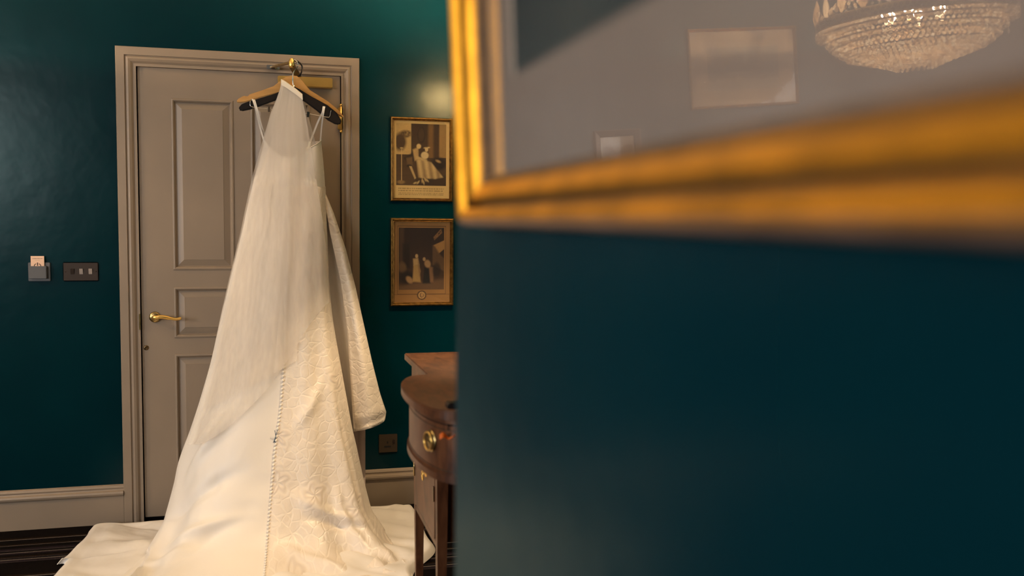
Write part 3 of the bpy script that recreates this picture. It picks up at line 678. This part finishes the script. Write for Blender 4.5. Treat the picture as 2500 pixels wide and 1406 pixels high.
# ------------------------------------------------------------------ framed prints
def framed(name, label, x0, x1, z0, z1, fw, prof, frame_mat, painter, nu, nv, group=None, glaze=True):
    root = tag(empty(name, ((x0+x1)/2, -.001, z0)), label, 'picture', group)
    fnb = lambda a, z, d: (a, -.001-d, z)
    MB().frame(prof+[(0, 0)], x0, x1, z0, z1, fnb).build('picture_frame', frame_mat, root)
    w_, h_ = x1-x0-2*fw, z1-z0-2*fw
    sheet_print('print', w_, h_, nu, nv, painter, lambda a, z, d: (x0+fw+a, -.006-d*.5, z0+fw+z), root)
    if glaze: MB().box(x0+fw-.002, x1-fw+.002, -.0095, -.0080, z0+fw-.002, z1-fw+.002).build('glass', 'glass', root)
    return adopt(root)
pf = [(0, 0), (0, .014), (.003, .020), (.007, .021), (.010, .016), (.0115, .012), (.014, .013), (.016, .010), (.016, .004)]
PAPER = lin(236, 196, 120)
def hatch(a, b_, k=1.): return 1+.10*k*noise.noise(Vector((a*70, b_*90, k)))+.06*noise.noise(Vector((a*20, b_*26, 5)))
def paint_parlour(a, b_):
    c = mixc(PAPER, lin(205, 160, 90), .3*noise.noise(Vector((a*3, b_*3, 0)))+.2)
    ix0, ix1, iy0, iy1 = .04, .945, .165, .965
    if ix0 < a < ix1 and iy0 < b_ < iy1:
        x, y = (a-ix0)/(ix1-ix0), (b_-iy0)/(iy1-iy0)
        c = mixc(lin(92, 66, 36), lin(70, 48, 24), y)                          # back wall
        c = mixc(c, lin(150, 108, 52), soft(abs(x-.69)-.05, .05)*(y > .45)*.6)       # pilaster
        c = mixc(c, lin(186, 142, 76), soft(.86-x, .03)*(y > .46)*.75)
        c = mixc(c, lin(205, 165, 96), soft(x-.30, .012)*(y > .5))                  # garden opening
        c = mixc(c, lin(96, 70, 36), soft(ell(x, y, .19, .83, .12, .06), .03)*.9*(.5+.5*noise.noise(Vector((x*30, y*30, 2)))+.4))
        c = mixc(c, lin(82, 58, 30), soft(ell(x, y, .08, .70, .12, .14), .06))
        c = mixc(c, lin(60, 42, 22), soft(abs(ell(x, y, .50, .82, .07, .12))-.006, .02)); c = mixc(c, lin(78, 56, 30), soft(ell(x, y, .50, .82, .05, .09), .03))
        c = mixc(c, lin(70, 50, 28), soft(y-.17, .03)); c = mixc(c, lin(104, 76, 42), soft(y-.17-.1*x, .1)*soft(x-.45, .2)*.6)   # floor
        c = mixc(c, lin(52, 36, 20), soft(ell(x, y, .85, .36, .16, .10), .05))      # table
        c = mixc(c, lin(190, 150, 90), soft(ell(x, y, .84, .40, .05, .02, -.3), .02))
        c = mixc(c, lin(58, 42, 24), soft(poly(x, y, [(.16, .44), (.30, .52), (.36, .60), (.42, .56), (.36, .40), (.24, .34)]), .03))   # stooping coat
        c = mixc(c, lin(112, 84, 48), soft(poly(x, y, [(.20, .44), (.32, .46), (.33, .32), (.22, .34)]), .03))
        c = mixc(c, lin(52, 38, 20), soft(ell(x, y, .265, .315, .05, .02), .015))
        c = mixc(c, lin(196, 160, 100), soft(poly(x, y, [(.26, .31), (.31, .31), (.40, .12), (.37, .10)]), .015))   # stocking
        c = mixc(c, lin(196, 158, 96), soft(poly(x, y, [(.33, .58), (.44, .62), (.45, .42), (.37, .40)]), .03))
        c = mixc(c, lin(222, 184, 116), soft(ell(x, y, .45, .635, .045, .04), .015))
        sk_ = poly(x, y, [(.40, .42), (.56, .42), (.70, .38), (.86, .22), (.94, .14), (.78, .11), (.52, .12), (.44, .13)])
        fold_ = .5+.5*math.sin((x-.5)*46+y*9)
        c = mixc(c, mixc(lin(138, 104, 60), lin(226, 188, 120), fold_*.6+.2+.6*(y-.15)), soft(sk_, .025))
        c = mixc(c, lin(230, 196, 132), soft(ell(x, y, .57, .49, .075, .06), .02)); c = mixc(c, lin(224, 188, 124), soft(ell(x, y, .605, .585, .032, .035), .012))
        c = mixc(c, lin(220, 184, 120), soft(ell(x, y, .61, .615, .06, .014, .1), .01)); c = mixc(c, lin(90, 64, 34), soft(ell(x, y, .60, .63, .035, .012), .01)*.7)
        c = mixc(c, lin(210, 172, 108), soft(poly(x, y, [(.40, .48), (.62, .42), (.60, .39), (.40, .43)]), .02))
        c = mixc(c, lin(214, 176, 112), soft(abs(x-.11)-.006, .008)*(.06 < y < .58)); c = mixc(c, lin(150, 116, 66), soft(ell(x, y, .10, .05, .075, .03), .02)); c = mixc(c, lin(200, 164, 100), soft(ell(x, y, .11, .60, .03, .012), .01))
        for (fx, fy) in ((.38, .04), (.44, .05), (.52, .08), (.58, .10), (.62, .085), (.55, .05)): c = mixc(c, lin(214, 178, 112), soft(ell(x, y, fx, fy, .035, .014, fx*9), .015)*.85)
        c = tuple(v*hatch(a, b_) for v in c)
    elif b_ < iy0-.01 and .08 < a < .9:
        for yy in (.125, .095, .065, .045):
            if abs(b_-yy) < .006 and noise.noise(Vector((a*60, yy*200, 0))) > -.1: c = mixc(c, lin(120, 84, 40), .55)
    return c
def paint_street(a, b_):
    c = lin(150, 108, 58); c = tuple(v*(1+.12*noise.noise(Vector((a*4, b_*4, 1)))) for v in c)
    ix0, ix1, iy0, iy1 = .085, .90, .155, .925
    fr_ = min(a-.06, .925-a, b_-.10, .945-b_)
    if abs(fr_) < .004: c = lin(96, 66, 34)
    if b_ < .10 and abs(b_-.098) < .004: c = lin(96, 66, 34)
    if ix0 < a < ix1 and iy0 < b_ < iy1:
        x, y = (a-ix0)/(ix1-ix0), (b_-iy0)/(iy1-iy0)
        c = mixc(lin(74, 50, 30), lin(48, 32, 20), y*1.1)
        c = mixc(c, lin(92, 66, 44), soft(abs(x-.06)-.05, .05)*(.4 < y)*.5); c = mixc(c, lin(34, 24, 16), soft(max(abs(x-.16)-.08, abs(y-.55)-.2), .04)*.7)
        c = mixc(c, lin(168, 122, 66), soft(poly(x, y, [(.76, .72), (1.0, .80), (1.0, .66), (.87, .58)]), .015))
        c = mixc(c, lin(106, 76, 46), soft(poly(x, y, [(.74, .72), (.80, .70), (.92, .56), (1, .50), (1, .30), (.74, .40)]), .03)*.85)
        c = mixc(c, lin(140, 100, 58), soft(poly(x, y, [(.76, .85), (.93, .99), (.95, .92), (.78, .80)]), .015)*.8)
        if soft(poly(x, y, [(.78, .845), (.92, .96), (.93, .93), (.79, .815)]), .01) > .5 and noise.noise(Vector((x*50, y*40, 2))) > 0: c = lin(70, 46, 26)
        c = mixc(c, lin(120, 88, 56), soft(y-.07-.10*x, .06)*.5)
        c = mixc(c, lin(110, 82, 52), soft(ell(x, y, .08, .36, .08, .09, .6), .05)); c = mixc(c, lin(28, 22, 16), soft(ell(x, y, .17, .20, .18, .10), .06)*.8)
        c = mixc(c, lin(164, 124, 78), soft(ell(x, y, .23, .16, .08, .05, -.5), .03))
        c = mixc(c, lin(176, 136, 76), soft(poly(x, y, [(.32, .40), (.44, .40), (.48, .12), (.30, .13)]), .03))
        c = mixc(c, lin(186, 148, 92), soft(poly(x, y, [(.31, .50), (.42, .51), (.45, .40), (.32, .39)]), .03)); c = mixc(c, lin(190, 152, 100), soft(ell(x, y, .39, .545, .032, .032), .015))
        c = mixc(c, lin(150, 112, 68), soft(poly(x, y, [(.42, .48), (.48, .30), (.45, .20), (.42, .38)]), .02))
        c = mixc(c, lin(30, 24, 18), soft(poly(x, y, [(.56, .36), (.68, .34), (.70, .10), (.52, .10)]), .03))
        c = mixc(c, lin(128, 92, 58), soft(poly(x, y, [(.66, .38), (.76, .36), (.76, .12), (.69, .12)]), .03))
        c = mixc(c, lin(168, 128, 82), soft(ell(x, y, .63, .42, .07, .06, -.5), .03)); c = mixc(c, lin(180, 142, 94), soft(ell(x, y, .555, .495, .032, .03), .015))
        c = mixc(c, lin(36, 26, 18), soft(ell(x, y, .83, .32, .09, .12), .05)*.7)
        c = tuple(v*hatch(a, b_) for v in c)
    m_ = ell(a, b_, .495, .085, .085, .058)
    if m_ < 0:
        c = lin(112, 82, 50) if m_ < -.008 else lin(60, 42, 24)
        if abs(ell(a, b_, .495, .085, .05, .036)) < .006: c = lin(190, 150, 90)
        if ell(a, b_, .50, .088, .022, .024) < 0: c = lin(170, 130, 78)
    return c
p1x0, p1x1, p1z0, p1z1 = rect_at(953, 283, 1104, 493)
framed('framed_engraving', 'gilt framed sepia engraving of a couple indoors, upper of two beside door', p1x0, p1x1, p1z0, p1z1-.003, .016, pf, 'gilt_small', paint_parlour, 150, 210)
p2x0, p2x1, p2z0, p2z1 = rect_at(953, 530, 1106, 745)
framed('framed_engraving', 'darker gilt framed engraving of two standing figures, lower of two beside door', p2x0, p2x1, p2z0, p2z1-.003, .018, [(q[0]*1.12, q[1]) for q in pf], 'gilt_small', paint_street, 150, 210)
def paint_land(a, b_):
    c = lin(150, 128, 104)
    if .155 < a < .85 and .20 < b_ < .78:
        x, y = (a-.155)/.695, (b_-.20)/.58
        c = mixc(lin(92, 84, 76), lin(112, 104, 94), y)
        c = mixc(c, lin(96, 90, 84), soft(y-.46-.10*noise.noise(Vector((x*4, 0, 0))), .06)); c = mixc(c, lin(134, 124, 112), soft(y-.26-.08*noise.noise(Vector((x*6, 3, 0))), .06))
        c = tuple(v*(1+.12*noise.noise(Vector((x*20, y*30, 0)))) for v in c)
    return c
framed('framed_landscape', 'pale mounted landscape print in thin gilt frame on the teal wall left of door', -1.782, -1.153, 1.793, 2.204, .016, pf, 'gilt_small', paint_land, 120, 80)
def paint_moth(a, b_):
    c = lin(160, 138, 112)
    for s in (-1, 1):
        c = mixc(c, lin(112, 76, 46), soft(ell(a, b_, .5+s*.22, .66, .24, .13, s*.5), .03)); c = mixc(c, lin(128, 88, 54), soft(ell(a, b_, .5+s*.15, .46, .14, .13, -s*.6), .03))
    return mixc(c, lin(60, 42, 28), soft(ell(a, b_, .5, .55, .03, .2), .02))
pd_ = [(0, 0), (0, .018), (.005, .020), (.030, .014), (.034, .008), (.034, .004)]
framed('framed_butterfly', 'small dark framed print of a brown butterfly on white card', -.862, -.612, 1.410, 1.718, .034, pd_, pm('dark_frame_wood', (.05, .03, .025), .4), paint_moth, 80, 90)

# ------------------------------------------------------------------ big gilt frame on the near wall
TILT = math.radians(2.6)
fy0, fy1, fz0, fz1 = -4.75, at(0, WX-.045, 1103, 300)[1]-.030, 1.379, 2.40
big = tag(empty('gilt_picture', (WX, (fy0+fy1)/2, fz0)), 'large gilt framed glazed picture leaning slightly forward on the near teal wall', 'picture')
def bfn(a, z, d):       # a along wall, z up, d out from the wall, tipped forward at the top
    h_ = z-fz0; return (WX-.006-d*math.cos(TILT)-h_*math.sin(TILT), a, fz0+h_*math.cos(TILT)-d*math.sin(TILT))
def bprof(pts, mat, name): return MB().frame(pts, fy0, fy1, fz0, fz1, bfn).build(name, mat, big)
ps = lambda pts: [(a_*.80, d_) for a_, d_ in pts]
bprof(ps([(.0, -.004), (0, .026), (.004, .034), (.009, .037)]), 'gilt_rose', 'outer_edge')
bprof(ps([(.009, .037), (.014, .0385), (.020, .036), (.026, .030)]), 'gilt', 'outer_bead')
bprof(ps([(.026, .030), (.0268, .012), (.0352, .012), (.038, .026)]), 'gilt_shaded', 'groove')
bprof(ps([(.038, .026), (.043, .0265), (.050, .023), (.056, .018), (.060, .016)]), 'gilt', 'cove')
bprof(ps([(.060, .016), (.064, .012), (.070, .011), (.072, .007)]), 'gilt_shaded', 'sight_edge')
fi = .056; bw, bhh = fy1-fy0-2*fi, fz1-fz0-2*fi
def paint_big(a, b_):
    y = a*bw; z = b_*bhh; c = lin(136, 119, 107)
    c = tuple(v*(1+.10*noise.noise(Vector((y*3, z*3, 4)))+.05*noise.noise(Vector((y*40, z*40, 1)))) for v in c)
    if min(y, bw-y) > .110 and min(z, bhh-z) > .106:
        c = mixc(lin(34, 42, 46), lin(58, 62, 60), .5+noise.noise(Vector((y*6, z*6, 9))))
    elif min(y, bw-y) > .104 and min(z, bhh-z) > .100: c = lin(205, 188, 170)
    return c
sheet_print('print', bw, bhh, 160, 120, paint_big, lambda a, z, d: bfn(fy0+fi+a, fz0+fi+z, .004+d), big)
MB().prism([(fy0+fi-.001, fz0+fi-.001), (fy1-fi+.001, fz0+fi-.001), (fy1-fi+.001, fz1-fi+.001), (fy0+fi-.001, fz1-fi+.001)], bfn, .0062, .0085).build('glass', 'glass', big)
adopt(big)

# ------------------------------------------------------------------ bow fronted sideboard in the recess
SBX, SBY0, SBY1, SBH = 1.070, -1.075, -2.63, .89
cy = -1.855; hwid = .290; bdep = .118
sb = tag(empty('sideboard', (1.35, cy, 0)), 'mahogany bow-fronted sideboard with brass ring pulls beside the teal wall', 'sideboard')
def plan(off):      # front outline (x,y) from far end to near end, off = overhang
    pts = [(SBX-off, SBY0+off), (SBX-off, cy+hwid+off*.6)]
    for k in range(1, 32):
        t_ = k/32*PI; c_, s_ = math.cos(t_), math.sin(t_)
        pts.append((SBX-off-bdep*s_**.75, cy+(hwid+off*.6)*(abs(c_)**.95)*(1 if c_ > 0 else -1)))
    pts += [(SBX-off, cy-hwid-off*.6), (SBX-off, SBY1-off)]
    return pts
def slab(off, z0, z1, name, mat, xb=XR-.03, bevel=0.):
    p = plan(off); p = p+[(xb, SBY1-off), (xb, SBY0+off)]
    return MB().prism(p, lambda a, b_, d: (a, b_, d), z0, z1).build(name, mat, sb, bevel=bevel)
slab(.030, SBH-.026, SBH, 'table_top', 'mahogany', bevel=.003)
slab(.010, SBH-.040, SBH-.026, 'top_moulding', 'mahogany')
slab(.002, SBH-.046, SBH-.040, 'string_line', 'mahogany_dark')
slab(.006, .715, SBH-.046, 'frieze', 'mahogany')
slab(.012, .690, .716, 'lower_moulding', 'mahogany', bevel=.004)
# drawer line inlay on the bow
for zz in (.722, .832):
    MB().tube([(x, y, zz) for x, y in plan(.0065)[2:-2]], .0012, 5).build('inlay', 'mahogany_dark', sb)
def ring_pull(c, nrm, r=.026):
    nrm = Vector(nrm).normalized(); c = Vector(c)
    o = MB().lathe([(0, .008), (r*.25, .008), (r*.35, .004), (r*.6, .005), (r*.8, .003), (r*.95, .004), (r, 0)], c, nrm, 28).build('backplate', 'old_brass', sb)
    u = nrm.orthogonal().normalized(); v = nrm.cross(u)
    MB().tube([c+nrm*.010+(u*math.cos(2*PI*k/28)+v*math.sin(2*PI*k/28))*r*.82 for k in range(29)], .0026, 8, cap=False).build('ring', 'brass', o)
def bow(y):
    p = plan(.007)[1:-1]; best = min(range(1, len(p)-1), key=lambda i: abs(p[i][1]-y)); (x0, y0), (x1, y1) = p[best-1], p[best+1]
    n_ = Vector((-(y0-y1), (x0-x1), 0)); n_ = n_ if n_.x < 0 else -n_; return (p[best][0], p[best][1]), n_
for yy in (-2.035,):
    (x, y), n_ = bow(yy); ring_pull((x, y, .790), n_, .030)
ring_pull((SBX-.006, -1.33, .785), (-1, 0, 0), .022); ring_pull((SBX-.006, -2.38, .785), (-1, 0, 0), .022)
for (ya, yb) in ((SBY0, cy+hwid), (cy-hwid, SBY1)):
    MB().box(SBX+.006, XR-.04, yb+.03, ya-.03, .325, .70).build('cupboard', 'mahogany', sb)
    MB().box(SBX, SBX+.02, yb+.042, ya-.042, .335, .685).build('door', 'mahogany', sb, bevel=.0015)
    MB().box(SBX+.004, SBX+.03, yb+.030, ya-.030, .310, .328).build('rail', 'mahogany', sb)
    c = Vector((SBX, (ya+yb)/2-.03, .52))
    MB().lathe([(0, .008), (.008, .008), (.013, .004), (.020, .002), (.022, 0)], c, (-1, 0, 0), 16).tube([c+Vector((-.011, .013*math.cos(2*PI*k/16), -.014+.018*math.sin(2*PI*k/16))) for k in range(17)], .0026, 6).build('drop_handle', 'brass', sb)
    MB().box(SBX-.004, SBX+.001, yb+.046, yb+.056, .46, .51).build('latch', 'dark_brass', sb)
    MB().tube([(SBX-.003, ya-.038, .44), (SBX-.003, ya-.038, .50)], .003, 8).build('hinge', 'old_brass', sb)
    for yy in (ya-.02, yb+.02):
        for xx in (SBX+.019, XR-.07):
            MB().taper((xx, yy, .70), (.020, .020), (xx, yy, .0), (.013, .013)).build('leg', 'mahogany', sb)
MB().box(SBX+.09, XR-.04, cy-hwid+.03, cy+hwid-.03, .30, .70).build('centre_cupboard', 'mahogany', sb)
MB().box(SBX+.084, SBX+.092, cy-.006, cy+hwid-.04, .32, .68).build('door', 'mahogany', sb, bevel=.001)
MB().lathe([(0, .003), (.008, .003), (.011, 0)], (SBX+.084, cy+.12, .52), (-1, 0, 0), 16).build('escutcheon', 'chrome', sb)
adopt(sb)
# black strap and orange tag hanging over the bow
(x, y), n_ = bow(-2.085)
st = tag(empty('hanging_strap', (x, y, SBH)), 'black cloth strap with an orange tag hanging over the sideboard edge', 'strap')
c = at(1, -2.11, 1106, 975)
MB().box(c[0]-.016, c[0]+.05, c[1]-.012, c[1]+.03, .828, .905).build('strap_band', 'black', st, bevel=.004)
mb = MB(); q0 = at(1, -2.13, 1094, 1066); P = [[q0+np.array([-.022+.048*i/10, -.004*math.sin(i), .006*math.sin(i*.9)+s*(.004+.003*math.sin(i*.5+1))]) for i in range(11)] for s in (-1, 0, 1)]
mb.grid(P); mb.grid([[p+np.array([0, .004, 0]) for p in r] for r in P]); mb.build('orange_tag', 'orange', st)
MB().tube([(c[0]+.004, c[1]-.010, .83), (q0[0]+.012, q0[1], q0[2])], .0015, 6).build('cord', 'black', st)
adopt(st)

# ------------------------------------------------------------------ wall lamp in the recess
SL = Vector((XR-.13, -.80, 2.05))
wl = tag(empty('wall_lamp', (XR, SL.y, SL.z-.1)), 'brass wall lamp with cream shade in the recess beyond the near wall', 'lamp')
MB().lathe([(0, .012), (.03, .012), (.045, .004), (.05, 0)], (XR, SL.y, SL.z-.10), (-1, 0, 0), 24).build('backplate', 'brass', wl)
MB().tube(spline([(XR, SL.y, SL.z-.10), (XR-.06, SL.y, SL.z-.13), (XR-.12, SL.y, SL.z-.11), (SL.x, SL.y, SL.z-.04)], 16), .006, 8).build('arm', 'brass', wl)
m, t, nn, p = nt('shade_linen'); nn.remove(p)
d = N(t, 'ShaderNodeBsdfDiffuse'); d.inputs[0].default_value = (.8, .7, .55, 1); tr = N(t, 'ShaderNodeBsdfTranslucent'); tr.inputs[0].default_value = (.8, .6, .38, 1)
mx = N(t, 'ShaderNodeMixShader'); mx.inputs[0].default_value = .5; t.links.new(d.outputs[0], mx.inputs[1]); t.links.new(tr.outputs[0], mx.inputs[2]); t.links.new(mx.outputs[0], nn['Material Output'].inputs[0])
MB().lathe([(.092, -.07), (.078, .07)], SL, n=28).build('lamp_shade', m, wl)
MB().lathe([(0, -.03), (.012, -.02), (.018, 0), (.012, .02), (0, .035)], SL, n=14).build('bulb', emis('bulb_warm', (1, .70, .38), 30), wl)
adopt(wl)
def point(name, loc, e, col, r=.03):
    l = bpy.data.lights.new(name, 'POINT'); l.energy = e; l.color = col; l.shadow_soft_size = r
    o = bpy.data.objects.new(name, l); COL.objects.link(o); o.location = loc; return o
point('wall_lamp_light', SL+Vector((0, 0, .052)), 100, (1, .72, .42), .02)

# ------------------------------------------------------------------ chandelier
CX, CY, CZ = -1.815, -.90, 1.836
RB = .395
M['candle'] = emis('candle_bulb', (1, .72, .42), 7)
ch = tag(empty('chandelier', (CX, CY, CZ)), 'tiered crystal bead chandelier hanging from the ceiling', 'chandelier')
tiers = []      # radius, z
prof_z = [(.085, .0), (.165, .030), (.29, .066), (.345, .110), (.40, .175)]
for k in range(12):
    r = .088+(RB-.088)*k/11; tiers.append((r, CZ+.010+interp(prof_z, r)))
bead = bmesh.new(); bmesh.ops.create_icosphere(bead, subdivisions=1, radius=.0088); bme = bpy.data.meshes.new('bead'); bead.to_mesh(bme); bead.free(); bme.materials.append(M['crystal'])
pos = []; rb = random.Random(3)
for ti, (r, z) in enumerate(tiers):
    n_ = int(2*PI*r/.0225)
    for rowi in range(2 if ti < 8 else 3):
        for k in range(n_):
            a = 2*PI*(k+.5*(rowi % 2))/n_; rr = r-.003*rowi+rb.uniform(-.0015, .0015)
            pos.append((rr*math.cos(a), rr*math.sin(a), z-CZ+.0175*rowi+rb.uniform(-.002, .002), ti))
for rowi in range(4):      # strings over the rim
    n_ = int(2*PI*(RB+.014)/.0225)
    for k in range(n_):
        a = 2*PI*(k+.5*(rowi % 2))/n_; pos.append(((RB+.014)*math.cos(a), (RB+.014)*math.sin(a), .178+.019*rowi+rb.uniform(-.002, .002), 50))
for k in range(44):        # upper strings from the rim to the crown
    a = 2*PI*k/44
    for s_ in range(26):
        f = s_/25; r = .05+(RB-.06)*(1-f)**1.6; pos.append((r*math.cos(a), r*math.sin(a), .27+.42*f, 99))
view = math.atan2(-.5-0.2, 2.5)
def near(p): return (p[0]*math.cos(view)+p[1]*math.sin(view))*1.0-abs(p[2]-.09)*1.2
order = sorted(range(len(pos)), key=lambda i: -near(pos[i])); chosen = set(order[:300])
mb = MB(); ico = [tuple(v.co) for v in bme.vertices]; icf = [tuple(p.vertices) for p in bme.polygons]
for i, (x, y, z, ti) in enumerate(pos):
    if i in chosen:
        o = bpy.data.objects.new('bead', bme); COL.objects.link(o); o.location = (x, y, z); o.parent = ch
    else: mb.add([(x+q[0], y+q[1], z+q[2]) for q in ico], icf)
def chb(mb, name, mat, **k): return mb.build(name, mat, ch, **k)
chb(mb, 'bead_strings', 'crystal', merge=False)['kind'] = 'stuff'
mb = MB()
for (r, z) in tiers: mb.tube([((r+.004)*math.cos(2*PI*k/48), (r+.004)*math.sin(2*PI*k/48), z-CZ+(.031 if r < .3 else .047)) for k in range(49)], .0045, 6, cap=False)
chb(mb, 'ring_frame', 'dark_brass')
mb = MB().lathe([(RB+.004, .205), (RB+.009, .212), (RB+.009, .244), (RB+.004, .250), (RB-.004, .250), (RB-.004, .205), (RB+.004, .205)], (0, 0, 0), n=64)
chb(mb, 'rim', 'old_brass')
alm = MB().lathe([(0, -.056), (.012, -.036), (.024, -.006), (.022, .014), (.008, .042), (0, .050)], (0, 0, 0), n=8, smooth=False)
alm.v = [(x, y*.5, z) for x, y, z in alm.v]; alme = alm.mesh('pendant'); alme.materials.append(M['crystal'])
for k in range(24):
    a = 2*PI*k/24+.1; o = bpy.data.objects.new('pendant', alme); COL.objects.link(o); o.parent = ch
    o.location = ((RB+.016)*math.cos(a), (RB+.016)*math.sin(a), .285+.010*(k % 2)); o.rotation_euler = (0, 0, a+PI/2)
drp = MB().lathe([(0, -.020), (.0045, -.014), (.0055, -.008), (.002, .004), (.0008, .018)], (0, 0, 0), n=8).mesh('drop'); drp.materials.append(M['crystal'])
for k in range(9):
    a = 2*PI*k/9+.35; o = bpy.data.objects.new('drop', drp); COL.objects.link(o); o.parent = ch; o.location = (RB*.93*math.cos(a), RB*.93*math.sin(a), .125)
chb(MB().lathe([(.0, .70), (.05, .70), (.062, .715), (.05, .735), (.02, .75), (.02, .78), (0, .78)], (0, 0, 0), n=24), 'crown', 'old_brass')
chb(MB().tube([(0, 0, .26), (0, 0, ZC-CZ-.03)], .007, 8), 'stem', 'old_brass')
chb(MB().lathe([(0, ZC-CZ-.05), (.03, ZC-CZ-.045), (.06, ZC-CZ-.02), (.065, ZC-CZ)], (0, 0, 0), n=24), 'ceiling_rose', 'old_brass')
chb(MB().lathe([(.02, .30), (.03, .28), (.02, .26), (0, .255)], (0, 0, 0), n=16), 'hub', 'old_brass')
for k in range(6):
    a = 2*PI*k/6+.3; c = Vector((.12*math.cos(a), .12*math.sin(a), .225))
    chb(MB().tube(spline([(0, 0, .275), (c.x*.5, c.y*.5, .22), (c.x, c.y, .185), (c.x, c.y, .206)], 10), .004, 6), 'arm', 'old_brass')
    chb(MB().lathe([(.008, -.02), (.008, 0), (.012, .02), (.011, .036), (.004, .052), (0, .058)], c, n=12), 'bulb', M['candle'])
    point('chandelier_light', Vector((CX, CY, CZ))+c*1.0+Vector((0, 0, .03)), 62, (1, .74, .47), .02)
